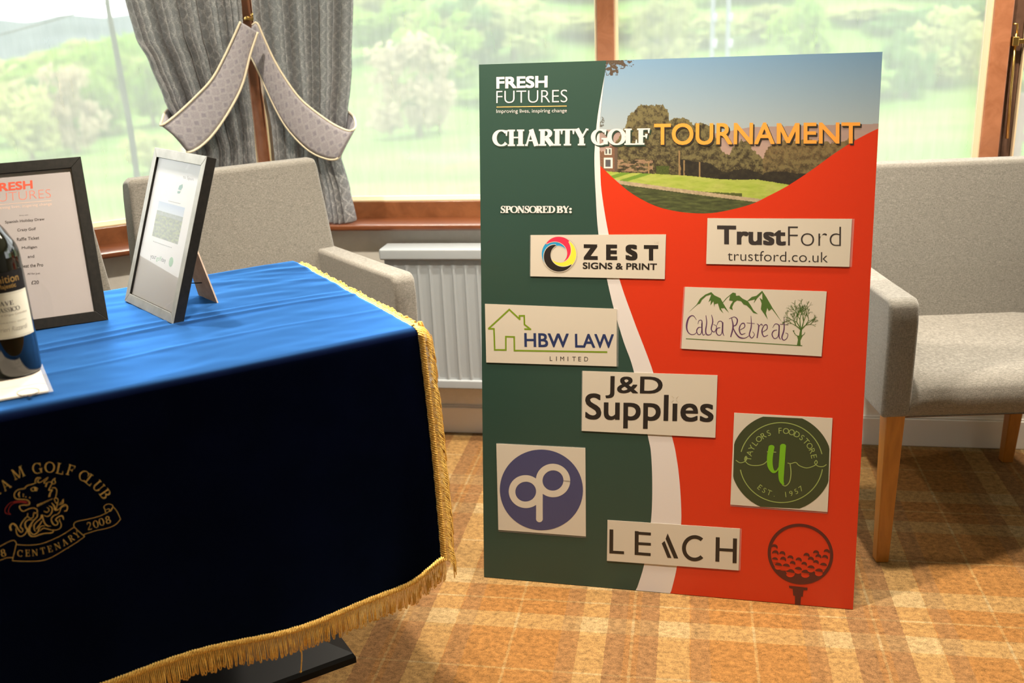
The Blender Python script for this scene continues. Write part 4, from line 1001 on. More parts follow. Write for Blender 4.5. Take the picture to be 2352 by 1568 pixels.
# board lettering
T_OFF = .0007
def word(name, items, m, surf=BF.at, off=T_OFF, parent=board, fr=BF, shade=None):
    """items: (outlines, bl, br, tl) with corners in photograph pixels"""
    F = Flat()
    for g, bl, br, tl in items: put(F, g, fr.px(*bl), fr.px(*br), fr.px(*tl))
    if shade:
        G = Flat().join(F); G.v = [v+Vector((*shade[1], 0)) for v in G.v]; G.lay(name+'_print_shadow', surf, off-.00015, shade[0], parent)
    return F.lay(name, surf, off, m, parent)
def c4(x, y): return (1080+x/2.9588, 110+y/2.9588)
def c5(x, y): return (1560+x/2.9583, 110+y/2.9583)
def c6(x, y): return (1080+x/3.1367, 500+y/3.1367)
def c7(x, y): return (1540+x/3.2673, 480+y/3.2673)
def c8(x, y): return (1080+x/3.564, 960+y/3.564)
def c9(x, y): return (1700+x/3.0167, 900+y/3.0167)
word('heading_lettering', [(letters('FRESH', .045), c4(178, 278), c4(526, 270), c4(178, 197)), (letters('FUTURES', -.012), c4(178, 376), c4(660, 369), c4(178, 292))], INK['white'])
F = Flat(); F.stroke([bx(*c4(180, 402)), bx(*c4(656, 395))], .0018); F.lay('gold_rule', BF.at, T_OFF, INK['gold'], board)
word('tagline_lettering', [(letters('Improving lives, inspiring change', -.004), c4(178, 450), c4(657, 445), c4(178, 418))], INK['white'])
MG = Flat(); MG.stroke([(.10, 0), (.10, 1)], .17); MG.stroke([(.90, 0), (.90, 1)], .17); MG.poly([(.02, 1), (.20, 1), (.5, .30), (.80, 1), (.98, 1), (.57, .03), (.43, .03)]); MGLYPH = (MG.v, MG.f)
PSH = INK['softblack']; PSG = ink('print_shadow_green', (40, 58, 46))
word('charity_golf_lettering', [(serif_word('CHARITY', .27, .09, .08, -.005), c4(160, 668), c4(806, 662), c4(160, 557)), (serif_word('GOLF', .27, .09, .08, -.005), c4(830, 662), c4(1222, 657), c4(830, 552))], INK['white'], shade=(PSG, (.0028, -.0034)))
word('tournament_lettering', [(letters('TOURNA', .02), c4(1250, 660), c5(648, 655), c4(1250, 514)), (MGLYPH, c5(660, 651), c5(820, 650), c5(660, 512)), (letters('ENT', .02), c5(845, 650), c5(1229, 649), c5(845, 508))], INK['orange'], shade=(PSH, (.0028, -.0034)))
word('sponsored_lettering', [(serif_word('SPONSORED', .27, .09, .08, -.005), c4(206, 1121), c4(575, 1121), c4(206, 1074)), (serif_word('BY:', .27, .09, .08, -.005), c4(588, 1121), c4(690, 1121), c4(588, 1074))], INK['white'], shade=(PSG, (.0018, -.002)))

# golf ball on a tee, printed bottom right
F = Flat(); bc = bx(*c9(416, 1122)); rxp = (bx(*c9(632, 1122))-bx(*c9(200, 1122))).length/2; ryp = (bx(*c9(416, 922))-bx(*c9(416, 1322))).length/2
def ball(x, y): return bx(*c9(x, y))
n_ = 72; P_ = [bc + Vector((rxp*cos(2*pi*i/n_), ryp*sin(2*pi*i/n_))) for i in range(n_+1)]; F.stroke(P_, rxp*.1)
# dark lower cap with a scalloped top edge
F.poly([ball(*p) for p in ((216,1190),(250,1222),(285,1235),(315,1240),(330,1272),(372,1275),(382,1250),(420,1250),(428,1278),(472,1278),(480,1248),(512,1240),(528,1262),(568,1262),(600,1218),(612,1190),(590,1240),(560,1275),(520,1302),(470,1318),(416,1324),(360,1318),(310,1300),(265,1268),(236,1232))])
for (x, y, r, big) in ((236,1080,20,0),(242,1122,20,0),(290,1126,18,0),(346,1155,18,0),(296,1165,18,0),(404,1170,18,0),(458,1138,18,0),(524,1120,18,0),(598,1112,18,0),(488,1165,18,0),(540,1147,18,0),(586,1152,18,0),(362,1192,16,0),(442,1198,16,0),(524,1186,16,0),(240,1162,22,1),(264,1204,26,1),(318,1210,26,1),(348,1252,30,1),(402,1232,26,1),(452,1256,30,1),(490,1222,26,1),(545,1246,28,1),(576,1203,25,1)):
    if big:
        F.poly([ball(x+r*cos(a_), y+r*.86*sin(a_)) for a_ in [radians(-172+i*160/14+12) for i in range(15)]])
    else:
        F.stroke([ball(x+r*cos(radians(t_)), y+r*.9*sin(radians(t_))) for t_ in range(-165, 25, 12)], [.0008+.0052*sin(pi*i/15) for i in range(16)])
F.poly([ball(*p) for p in ((338,1340),(467,1354),(466,1372),(438,1371),(434,1416),(421,1415),(417,1476),(379,1474),(380,1410),(368,1409),(364,1362),(340,1357))])
o = F.lay('golf_ball_print', BF.at, T_OFF, INK['maroon'], board); tag(o, 'dark red golf ball on tee printed on the board')
F = Flat()
for (x, y, r) in ((240,1164,20),(264,1210,25),(318,1216,25),(348,1258,30),(402,1238,25),(452,1262,30),(490,1228,25),(545,1252,28),(576,1209,24)):
    F.poly([ball(x+r*cos(a_), y+r*.8*sin(a_)) for a_ in [radians(14+i*160/14) for i in range(15)]])
F.lay('golf_ball_dimples', BF.at, T_OFF+.00015, INK['red'], board)

# ------------------------------------------------------------------ sponsor placards taped to the board
S_OFF, P_OFF = .0017, .00185
FILM = bpy.data.materials.new('laminate_film'); FILM.use_nodes = True; h = NT(FILM); 
tr = h.n('ShaderNodeBsdfTransparent'); mx = h.n('ShaderNodeMixShader'); mx.inputs[0].default_value = .16; h.b.inputs['Base Color'].default_value = (.75, .72, .66, 1); h.b.inputs['Roughness'].default_value = .2
h.l(tr.outputs[0], mx.inputs[1]); h.l(h.b.outputs[0], mx.inputs[2]); h.l(mx.outputs[0], h.t.nodes['Material Output'].inputs[0])
def placard(label, corners, film=(0, 0, 0, 0)):
    """corners TL, TR, BR, BL in pixels; film: clear margin left, right, top, bottom in metres"""
    P = [bx(*c) for c in corners]
    TL, TR_, BR, BL = P
    mb = MB(); mb.prism([BL, BR, TR_, TL], lambda u, v, d: BF.at(u, v, d), S_OFF-.0008, S_OFF)
    o = mb.build('sponsor_placard', PAPER, board); o['label'] = label
    l_, r_, t_, b_ = film
    if any(film):
        ux = (TR_-TL).normalized(); uy = (TL-BL).normalized()
        F = Flat(); F.poly([BL-ux*l_-uy*b_, BR+ux*r_-uy*b_, TR_+ux*r_+uy*t_, TL-ux*l_+uy*t_]); F.lay('laminate_edge', BF.at, S_OFF-.0006, FILM, o)
    return o
def sub(F, name, m, parent, off=P_OFF): return F.lay(name, BF.at, off, m, parent)
def wordp(name, items, m, parent, off=P_OFF): return word(name, items, m, BF.at, off, parent)
def pts(cf, L): return [bx(*cf(*p)) for p in L]
def wpx(cf, n): return (bx(*cf(1000, 500))-bx(*cf(1000+n, 500))).length

# 1: four-colour ring
p = placard('cream placard with a four colour ring and bold black lettering, top left of the signs', [c6(437,124), c6(1411,119), c6(1402,441), c6(435,421)], (.002, 0, 0, 0))
cc = bx(*c6(640, 262)); R_ = wpx(c6, 128)
F = Flat(); F.ring(cc + Vector((.001, -.0015)), R_*.80, R_*.50); sub(F, 'ring_print_shadow', SHADOWP, p, P_OFF-.0001)
def swirl(a0, m, nm):
    F = Flat(); P_ = []; W_ = []
    for i in range(41):
        t = i/40; a = radians(a0 - 215*t); r = R_*(.93-.40*t); P_.append(cc+Vector((r*cos(a), r*sin(a)))); W_.append(R_*(.05+.40*sin(pi*min(1, t*1.0))**.8))
    F.stroke(P_, W_); o_ = sub(F, nm, m, p, P_OFF + .0001*swirl.k)
    G = Flat(); G.stroke([q + (q-cc).normalized()*(w_/2) for q, w_ in zip(P_, W_)], R_*.035); G.stroke([q - (q-cc).normalized()*(w_/2) for q, w_ in zip(P_, W_)], R_*.03)
    sub(G, nm+'_outline', PAPER, p, P_OFF+.0001*swirl.k+.00005); swirl.k += 1
swirl.k = 0
swirl(232, CYAN, 'blue_swirl'); swirl(142, MAG, 'crimson_swirl'); swirl(52, YEL, 'yellow_swirl'); swirl(-38, BLACKP, 'black_swirl')
wordp('sign_lettering', [(letters('Z', .075), c6(817,301), c6(920,303), c6(815,190)), (letters('E', .075), c6(980,303), c6(1060,304), c6(980,192)), (letters('S', .07), c6(1120,306), c6(1206,307), c6(1120,192)), (letters('T', .075), c6(1252,307), c6(1355,308), c6(1252,196)),
    (letters('SIGNS & PRINT', .035), c6(812,368), c6(1346,377), c6(812,320))], BLACKP, p)
wordp('small_lettering', [(letters('Ltd', -.01), c6(1327,186), c6(1357,187), c6(1327,168))], SHADOWP, p)
# 2: bold two-line lettering
p = placard('cream placard with two lines of grey black lettering at the top right of the red side', [c7(278,68), c7(1362,73), c7(1342,433), c7(268,411)], (0, .005, 0, 0))
wordp('sign_lettering', [(letters('Trust', .045), c7(350,264), c7(865,274), c7(350,122)), (letters('Ford', -.018), c7(882,274), c7(1278,278), c7(882,130)), (letters('trustford.co.uk', -.008), c7(428,386), c7(1180,400), c7(428,310))], CHAR, p)
# 3: mountains and bare tree
p = placard('cream placard with green mountain peaks, purple script and a bare tree', [c7(110,583), c7(1172,617), c7(1133,1104), c7(82,1046)], (.003, 0, 0, 0))
F = Flat()
F.poly(pts(c7, ((133,777),(196,716),(222,672),(262,640),(306,622),(330,646),(376,668),(396,706),(440,778),(404,742),(378,744),(398,782),(370,752),(356,706),(332,712),(330,736),(322,690),(300,722),(304,682),(286,696),(306,640),(270,650),(236,680),(222,708),(206,712))))
F.stroke(pts(c7, ((388,706),(420,668),(470,626))), wpx(c7, 5))
F.poly(pts(c7, ((470,626),(490,630),(492,650),(516,648),(540,670),(580,690),(604,724),(624,760),(656,786),(622,778),(600,750),(572,722),(548,714),(530,690),(500,684),(478,700),(462,734),(468,756),(442,744),(452,716),(470,690),(440,684),(446,652))))
F.poly(pts(c7, ((574,690),(610,658),(644,650),(688,612),(720,660),(766,740),(838,850),(760,746),(738,764),(726,740),(716,780),(730,828),(706,790),(678,750),(684,706),(668,664),(690,680),(688,628),(650,668),(624,706),(634,676))))
sub(F, 'mountain_emblem', FOREST, p)
F = Flat(); F.stroke(pts(c7, ((116,971),(988,1024))), wpx(c7, 6)); sub(F, 'ground_line', FOREST, p)
F = Flat(); w3 = wpx(c7, 1)
def scr(L, w_, n=20): F.stroke(pts(c7, L), [x*w3 for x in w_] if isinstance(w_, list) else w_*w3, n)
scr([(196,830),(170,798),(138,814),(122,866),(126,910),(150,938),(184,936),(200,912)], [3,6,12,14,10,6,5,3]); scr([(232,886),(210,888),(196,914),(210,940),(232,926),(236,850),(238,915),(246,944),(262,934)], [4,7,9,6,5,9,9,6,3], 30)
scr([(206,862),(214,836),(234,834),(238,860)], [3,5,6,9]); scr([(266,796),(272,850),(264,915),(276,942),(304,936),(312,905)], [5,8,10,8,5,3]); scr([(308,792),(318,840),(306,900),(330,920),(346,880),(322,862)], [4,9,9,6,5,3])
scr([(376,888),(352,894),(344,924),(362,946),(384,930),(392,850),(392,920),(402,950)], [4,7,9,6,5,9,9,4], 30); scr([(348,870),(362,842),(384,842),(392,864)], [3,5,6,9]); 
scr([(458,812),(470,880),(452,958)], [5,12,9]); scr([(440,822),(480,808),(502,830),(492,866),(466,880)], [4,5,10,9,4]); scr([(466,880),(490,930),(520,962),(560,966),(590,948)], [5,10,11,6,3])
scr([(520,906),(556,884),(552,856),(530,862),(516,900),(530,938),(562,930)], [4,6,8,6,10,8,4], 26); scr([(604,800),(606,880),(592,940),(610,966),(630,940),(616,918)], [3,9,9,6,5,3], 26); scr([(572,852),(632,858)], 4, 4)
scr([(650,858),(662,880),(650,966)], [4,9,9]); scr([(660,884),(680,862),(690,872)], [4,6,8]); scr([(690,922),(724,898),(722,868),(702,872),(686,914),(700,954),(732,944)], [4,6,8,6,10,8,4], 26)
scr([(800,906),(774,912),(762,940),(780,970),(808,950),(816,870),(814,950),(826,978)], [4,7,9,6,5,9,9,4], 30); scr([(766,890),(784,862),(808,864),(816,884)], [3,5,6,9]); scr([(852,812),(852,900),(836,960),(850,982),(874,966),(880,936),(862,928)], [3,10,10,6,5,5,3], 28); scr([(820,862),(884,868)], 4, 4)
sub(F, 'script_lettering', PURPLE, p)
F = Flat(); rnd = random.Random(4)
def branch(x, y, a, ln, w_, d):
    x2 = x+ln*cos(a); y2 = y+ln*sin(a); F.stroke(pts(c7, ((x, y), ((x+x2)/2+rnd.uniform(-3, 3), (y+y2)/2), (x2, y2))), [w_*w3, w_*.85*w3, w_*.65*w3])
    if d:
        for k in range(rnd.choice((2, 3, 3))): branch(x2, y2, a+rnd.uniform(-.75, .75), ln*rnd.uniform(.6, .86), max(1.6, w_*.62), d-1)
F.poly(pts(c7, ((948,1022),(956,980),(950,950),(964,948),(974,900),(986,900),(984,950),(992,948),(974,985),(976,1024))))
for a_, ln_ in ((-95, 78), (-118, 66), (-72, 66), (-140, 50), (-45, 52)): branch(978, 905, radians(a_), ln_, 9, 4)
branch(962, 955, radians(-150), 30, 7, 2); branch(985, 950, radians(-35), 22, 6, 1)
sub(F, 'tree_emblem', OLIVE if False else FOREST, p)
# 4: house outline
p = placard('cream placard with a green house outline and navy lettering, at the left edge of the board', [c6(107,619), c6(1057,655), c6(1055,1070), c6(117,1041)], (0, .004, 0, 0))
F = Flat(); w6 = wpx(c6, 12)
F.stroke(pts(c6, ((132,799),(283,660),(360,732))), w6); F.stroke(pts(c6, ((356,705),(390,705),(392,768),(436,802))), w6); F.stroke(pts(c6, ((356,700),(358,735))), w6); F.stroke(pts(c6, ((391,800),(440,802))), w6)
F.stroke(pts(c6, ((130,798),(172,798))), w6); F.stroke(pts(c6, ((172,793),(178,950),(258,951),(258,855),(318,857),(320,955),(988,966))), w6)
sub(F, 'house_emblem', OLIVE, p)
wordp('sign_lettering', [(letters('HBW', .024), c6(392,929), c6(712,934), c6(390,829)), (letters('LAW', .024), c6(757,934), c6(1037,938), c6(755,834))], NAVY, p)
wordp('small_lettering', [(letters(c_l, 0), c6(x, 1029+i*.6), c6(x+w_, 1029+i*.6), c6(x, 997+i*.6)) for i, (c_l, x, w_) in enumerate(zip('LIMITED', (574, 620, 650, 703, 736, 780, 823), (19, 5, 28, 5, 26, 20, 27)))], CHAR, p)
# 5: two-line bold
p = placard('cream placard with two lines of large black rounded lettering across the white stripe', [c6(810,1102), c6(1782,1133), (1643, 1004.5), c6(805,1533)], (.002, 0, 0, 0))
wordp('sign_lettering', [(letters('J&D', .02), c6(975,1298), c6(1384,1306), c6(978,1138)), (letters('Supplıes', .02), c6(828,1508), c6(1750,1530), c6(830,1262))], BLACKP, p)
F = Flat()
for a_, b_ in (((1452,1282),(1468,1298)), ((1500,1284),(1484,1300)), ((1450,1328),(1467,1312)), ((1500,1330),(1484,1312))): F.stroke(pts(c6, (a_, b_)), wpx(c6, 4))
sub(F, 'star_mark', SHADOWP, p)
# 6: blue disc
p = placard('square cream placard with a dark blue disc and two looped letters, lower left', [c8(215,208), c8(944,244), c8(948,966), c8(232,912)], (0, 0, .002, .004))
F = Flat(); F.poly([bx(*c8(584+340*cos(t)-(8*sin(t)), 585+330*sin(t)+10*cos(t))) for t in [2*pi*i/72 for i in range(72)]]); sub(F, 'blue_disc', INDIGO, p)
F = Flat(); w8 = wpx(c8, 56)
for cx_, cy_, r1, r2 in ((456,599,112,108), (679,508,113,110)): F.stroke([bx(*c8(cx_+r1*cos(t), cy_+r2*sin(t))) for t in [2*pi*i/56 for i in range(58)]], w8)
F.stroke([bx(*c8(568, 540)), bx(*c8(568, 822))], w8); F.poly([bx(*c8(568+28*cos(t), 821+28*sin(t))) for t in [2*pi*i/24 for i in range(24)]])
sub(F, 'looped_letters', PAPER, p, P_OFF+.00015)
# 7: dark green disc
p = placard('square cream placard with a dark green round badge and lime letters, lower right', [c9(-41,143), c9(640,180), c9(605,829), c9(-68,778)], (0, 0, 0, .004))
def rot9(r, t, k=1.): return c9(285+r*1.0*cos(t)-6*sin(t), 487+r*.96*k*sin(t)+8*cos(t))
F = Flat(); P_ = []
for i in range(96):
    t = 2*pi*i/96; x, y = 352*cos(t), 338*sin(t); x = max(-330, min(330, x)); y = max(-312, min(312, y)); P_.append(bx(*c9(285+x-.03*y, 487+y+.045*x)))
F.poly(P_); sub(F, 'green_disc', DGREEN, p)
F = Flat(); w9 = wpx(c9, 7)
F.stroke([bx(*rot9(288, radians(t))) for t in range(194, 350, 4)], w9); F.stroke([bx(*rot9(288, radians(t))) for t in range(8, 170, 4)], w9)
F.stroke(pts(c9, ((-30,470),(0,488),(35,478),(48,455),(38,445),(32,470),(60,500),(110,508),(160,498),(192,472))), w9*.9, 40); F.stroke(pts(c9, ((328,490),(352,494),(385,486),(410,508),(460,524),(510,510),(534,488),(526,472),(516,490),(540,512),(575,514),(598,500))), w9*.9, 44)
F.stroke(pts(c9, ((346,494),(352,560),(342,620),(315,648),(290,640))), w9, 20); F.stroke(pts(c9, ((186,412),(250,415))), w9, 3)
def arc_text(F, body, r, mid, step, hgt, inner=True, bold=0.):
    n_ = len(body)
    for i, ch in enumerate(body):
        if ch == ' ': continue
        g = letters(ch, bold); t = radians(mid + (i-(n_-1)/2)*step*(1 if inner else -1))
        ar = g[2]*hgt if ch not in '.' else hgt*.16; hh = hgt if ch != '.' else hgt*.16
        cx_, cy_ = 285+r*cos(t), 487+r*.96*sin(t); ux_, uy_ = (-sin(t), cos(t)) if inner else (sin(t), -cos(t)); vx_, vy_ = (cos(t), sin(t)) if inner else (-cos(t), -sin(t))
        q = lambda a, b: bx(*c9(cx_+ux_*a+vx_*b, cy_+uy_*a+vy_*b))
        put(F, g, q(-ar/2, -hgt/2), q(ar/2, -hgt/2), q(-ar/2, -hgt/2+hh))
arc_text(F, 'TAYLORS FOODSTORE', 230, -92, 10.1, 40); arc_text(F, 'EST. 1957', 232, 92, 9.5, 36, False)
sub(F, 'sage_lettering', PALEG, p, P_OFF+.00015)
F = Flat(); wB = wpx(c9, 42)
F.stroke(pts(c9, ((217,380),(206,450),(208,510),(228,548),(252,545),(272,515))), [wB, wB, wB*.95, wB*.6, wB*.25, wB*.2], 30); F.stroke(pts(c9, ((297,372),(290,470),(284,560),(286,610),(300,640))), [wB, wB, wB, wB*.8, wB*.3], 24)
for x_, y_ in ((217,382), (297,374)): F.poly([bx(*c9(x_+21*cos(t), y_+17*sin(t))) for t in [2*pi*i/20 for i in range(20)]])
sub(F, 'lime_letters', LGREEN, p, P_OFF+.0003)
# 8: spaced capitals
p = placard('cream placard with widely spaced black capitals at the bottom of the white stripe', [c8(1125,832), c8(2208,902), c8(2197,1244), c8(1120,1165)], (0, .004, 0, 0))
F = Flat(); wL = wpx(c8, 31); k_ = 15
F.stroke(pts(c8, ((1157,908),(1155,1103))), wL); F.stroke(pts(c8, ((1140,1092),(1260,1099))), wL*.8)
F.stroke(pts(c8, ((1364,922),(1362,1117))), wL); F.stroke(pts(c8, ((1350,937),(1480,946))), wL*.8); F.stroke(pts(c8, ((1350,1022),(1480,1030))), wL*.75); F.stroke(pts(c8, ((1348,1104),(1478,1114))), wL*.8)
F.poly(pts(c8, ((1592,1002),(1648,1142),(1616,1140),(1568,1022)))); F.poly(pts(c8, ((1617,940),(1704,1146),(1668,1144),(1600,985))))
F.stroke([bx(*c8(1838+88*cos(radians(t)), 1062+92*sin(radians(t)))) for t in range(-48, -318, -6)], wL)
F.stroke(pts(c8, ((2027,972),(2023,1172))), wL); F.stroke(pts(c8, ((2168,982),(2164,1184))), wL); F.stroke(pts(c8, ((2025,1072),(2166,1080))), wL*.8)
sub(F, 'sign_lettering', BLACKP, p)
# ------------------------------------------------------------------ picture frames on the table
def frame_fr(x, y, yaw, lean, z): return Fr((x, y, z), (cos(yaw), sin(yaw), 0), (-sin(yaw)*sin(lean), cos(yaw)*sin(lean), cos(lean)))
def picture_frame(name, label, fr, W, H, bw, thick, fmat, side, sheet_mat, glaze):
    t = thing(name, label, 'picture frame', fr.at(W/2, 0, 0))
    for nm, poly in (('frame_rail', [(0, 0), (W, 0), (W-bw, bw), (bw, bw)]), ('frame_rail', [(0, H), (bw, H-bw), (W-bw, H-bw), (W, H)]), ('frame_stile', [(0, 0), (bw, bw), (bw, H-bw), (0, H)]), ('frame_stile', [(W, 0), (W, H), (W-bw, H-bw), (W-bw, bw)])):
        mb = MB(); mb.prism(poly, fr.at, -thick, 0); o = mb.build(nm, fmat, t, bevel=.0008, seg=2)
        if side:
            o.data.materials.append(side)
            for pg in o.data.polygons:
                nn = pg.normal
                if abs(nn.dot(fr.N)) < .3: pg.material_index = 1
    mb = MB(); mb.prism([(bw-.003, bw-.003), (W-bw+.003, bw-.003), (W-bw+.003, H-bw+.003), (bw-.003, H-bw+.003)], fr.at, -.0055, -.005); sh = mb.build('printed_sheet', sheet_mat, t)
    if glaze: mb = MB(); mb.add([fr.at(bw, bw, -.0028), fr.at(W-bw, bw, -.0028), fr.at(W-bw, H-bw, -.0028), fr.at(bw, H-bw, -.0028)], [(0, 1, 2, 3)]); mb.build('glazing', glaze, t)
    mb = MB(); mb.prism([(bw*.5, bw*.5), (W-bw*.5, bw*.5), (W-bw*.5, H-bw*.5), (bw*.5, H-bw*.5)], fr.at, -thick+.001, -.006); mb.build('backing_board', BACKB, t)
    return t, sh
BACKB = m_noisy('brown_hardboard', (212, 192, 176), (196, 174, 158), 60)
BLKF = m_noisy('black_grained_frame', (32, 29, 25), (22, 20, 17), 120, .5, .3)
SILV = m_noisy('brushed_silver_frame', (186, 188, 184), (164, 166, 162), 30, .38, .6)
SHEET = mat('white_print_sheet', (176, 168, 167), .4); CLEAR = m_clear()
TZC = TZ + .003
f1 = frame_fr(-1.3131, 1.569, .5674, .3489, TZC)
t1, s1 = picture_frame('black_picture_frame', 'black picture frame with a printed price list standing at left behind the bottles', f1, .243, .3241, .0205, .016, BLKF, None, SHEET, CLEAR)
def a1(x, y): return (x/2.375, 300+y/2.375)
def lay1(name, items, m, off=-.0049):
    F = Flat()
    for g, bl, br, tl in items: put(F, g, f1.px(*a1(*bl)), f1.px(*a1(*br)), f1.px(*a1(*tl)))
    return F.lay(name, f1.at, off, m, s1)
CORAL = mat('coral_ink', (222, 92, 70), .4); CORALT = mat('thin_coral_ink', (226, 128, 108), .4); PEACH = mat('peach_ink', (232, 196, 176), .4); DARKI = mat('dark_grey_ink', (58, 50, 46), .4)
lay1('bold_heading', [(letters('FRESH', .045), (-45, 333), (178, 313), (-48, 286))], CORAL)
lay1('thin_heading', [(letters('FUTURES', -.022), (-46, 388), (277, 361), (-49, 341))], CORALT)
F = Flat(); F.stroke([f1.px(*a1(-46, 404)), f1.px(*a1(280, 378))], .0008); F.lay('rule', f1.at, -.0049, PEACH, s1)
lay1('tagline', [(letters('Improving lives, inspiring change', -.008), (-50, 434), (283, 407), (-52, 414))], PEACH)
lay1('list_lettering', [(letters('Entry into', 0), (105, 465), (152, 461), (105, 457)), (letters('Spanish Holiday Draw', .018), (27, 508), (243, 490), (25, 489)), (letters('Crazy Golf', .018), (93, 552), (195, 544), (92, 532)), (letters('Raffle Ticket', .018), (91, 600), (213, 590), (90, 582)),
    (letters('Mulligan', .018), (118, 648), (201, 642), (117, 630)), (letters('and', .018), (150, 693), (186, 690), (149, 677)), (letters('Beat the Pro', .018), (115, 747), (235, 738), (114, 728)), (letters('All for just', .01), (148, 787), (218, 783), (147, 774)), (letters('£20', .018), (170, 837), (211, 834), (169, 817))], DARKI)
f2 = frame_fr(-1.1517, 1.8345, -.693, .3513, TZC)
t2, s2 = picture_frame('silver_picture_frame', 'silver fronted picture frame with black sides standing turned to the left', f2, .2515, .3241, .019, .020, SILV, BLKF, mat('bright_white_sheet', (236, 234, 236), .4), CLEAR)
# sheet contents of the silver frame (seen in perspective, positions measured on the sheet)
def a2(x, y): return (x/2.375, 300+y/2.375)
def lay2(name, items, m, off=-.0049):
    F = Flat()
    for g, bl, br, tl in items: put(F, g, f2.px(*a2(*bl)), f2.px(*a2(*br)), f2.px(*a2(*tl)))
    return F.lay(name, f2.at, off, m, s2)
GREYI = mat('grey_ink', (110, 106, 110), .4); GREENI = mat('green_ink', (120, 182, 120), .4); TEALI = mat('teal_ink', (70, 140, 120), .4)
lay2('sheet_heading', [(letters('to Spain', -.006), (985, 262), (1042, 276), (988, 240))], GREYI)
F = Flat(); F.poly([f2.px(*a2(*p)) for p in ((958, 318), (966, 296), (984, 288), (984, 306), (974, 322))]); F.poly([f2.px(*a2(*p)) for p in ((956, 326), (974, 328), (966, 340), (954, 338))]); F.lay('leaf_mark', f2.at, -.0048, TEALI, s2)
F = Flat()
for (xa, ya), (xb, yb), n_d in (((905, 380), (972, 396), 9), ((822, 600), (925, 636), 14)):
    for k in range(n_d):
        q0 = Vector((xa+(xb-xa)*(k+.12)/n_d, ya+(yb-ya)*(k+.12)/n_d)); q1 = Vector((xa+(xb-xa)*(k+.8)/n_d, ya+(yb-ya)*(k+.8)/n_d)); F.stroke([f2.px(*a2(*q0)), f2.px(*a2(*q1))], .0012)
F.lay('fine_print', f2.at, -.0048, GREYI, s2)
def pic2(u, v):
    n_ = fb(u*60, v*80, .2)
    if v > .74: return mixc((170, 190, 224), (214, 222, 236), (1-v)*3)
    if v > .62: return mixc((150, 156, 150), (124, 136, 118), .5+n_*2)
    return mixc(mixc((150, 160, 90), (96, 104, 66), .5+n_*2.4), (200, 190, 170), max(0, fb(u*30, v*40, .5))*.8)
v0_ = f2.px(*a2(890, 595))[1]; v1_ = f2.px(*a2(960, 408))[1]; qa, qb, qc = Vector((.062, v0_)), Vector((.190, v0_)), Vector((.062, v1_))
me = bpy.data.meshes.new('sheet_photo'); n_ = 60; vv = []; cc_ = []
for j in range(n_+1):
    for i in range(n_+1): p = qa+(qb-qa)*(i/n_)+(qc-qa)*(j/n_); vv.append(f2.at(p.x, p.y, -.0049)-root_of(s2).location); cc_.append(lin(pic2(i/n_, j/n_)))
me.from_pydata(vv, [], [(j*(n_+1)+i, j*(n_+1)+i+1, (j+1)*(n_+1)+i+1, (j+1)*(n_+1)+i) for j in range(n_) for i in range(n_)])
ca = me.color_attributes.new('print', 'FLOAT_COLOR', 'POINT'); ca.data.foreach_set('color', [v for c in cc_ for v in (*c, 1)]); me.materials.append(PIC); o = bpy.data.objects.new('sheet_photo', me); COL.objects.link(o); o.parent = s2
lay2('grey_word', [(letters('your', .006), (806, 702), (838, 708), (808, 676)), (letters('day', .006), (866, 718), (890, 724), (868, 688))], DARKI); lay2('green_word', [(letters('golf', .006), (838, 712), (866, 716), (840, 680))], GREENI)
F = Flat(); ctr = Vector(f2.px(*a2(920, 713))); F.disc(ctr, .0095, 24); F.lay('green_dot', f2.at, -.0048, GREENI, s2)
# easel backs
for t_, fr, W_, H_ in ((t1, f1, .243, .3241), (t2, f2, .2515, .3241)):
    tp = fr.at(W_/2, H_*.62, -.0165 if t_ is t1 else -.0205); nf = Vector((-fr.N.x, -fr.N.y, 0)).normalized()
    if t_ is t2: ft_ = on_z(466, 682, TZC); ft_ = fr.at(W_/2, 0, 0) + nf*((ft_-fr.at(W_/2, 0, 0)).dot(nf)); ft_.z = TZC
    else: ft_ = fr.at(W_/2, 0, 0) + nf*.17; ft_.z = TZC
    U_ = fr.U; mb = MB(); th = nf*.003
    vs = [tp-U_*.03, tp+U_*.03, ft_+U_*.045, ft_-U_*.045]; vs += [v+th for v in vs]
    mb.add(vs, [(0, 1, 2, 3), (7, 6, 5, 4), (0, 4, 5, 1), (1, 5, 6, 2), (2, 6, 7, 3), (3, 7, 4, 0)]); mb.build('easel_strut', BACKB, t_)
    mb = MB(); a = fr.at(W_/2, .045, -.0165 if t_ is t1 else -.02); b = ft_.lerp(tp, .2); mb.tube(resample([a, a.lerp(b, .5)+Vector((0, 0, .006)), b], 10), .0012, 5); mb.build('strut_tie', BLKF, t_, True)

# ------------------------------------------------------------------ laminated sheet and wine bottles
cr = on_z(123, 901, TZC); d1 = (on_z(90, 820, TZC)-cr).normalized(); d2 = (on_z(0, 923, TZC)-cr).normalized()
PS = Fr(cr, -d2, d1); SW, SH_ = .21, .16
SHM = mat('cream_laminated_sheet', (206, 196, 184), .25)
lam = thing('laminated_sheet', 'cream laminated sheet with golf ball drawing lying under the bottles', 'sheet', cr)
mb = MB(); q = [cr, cr+d1*SH_, cr+d1*SH_+d2*SW, cr+d2*SW]
mb.add([v+UPZ*.0016 for v in q]+[v+UPZ*.0022 for v in q], [(0, 1, 2, 3), (7, 6, 5, 4), (0, 4, 5, 1), (1, 5, 6, 2), (2, 6, 7, 3), (3, 7, 4, 0)]); mb.build('film', FILM, lam)
i_ = .006; q = [cr+d1*i_+d2*i_, cr+d1*(SH_-i_)+d2*i_, cr+d1*(SH_-i_)+d2*(SW-i_), cr+d1*i_+d2*(SW-i_)]
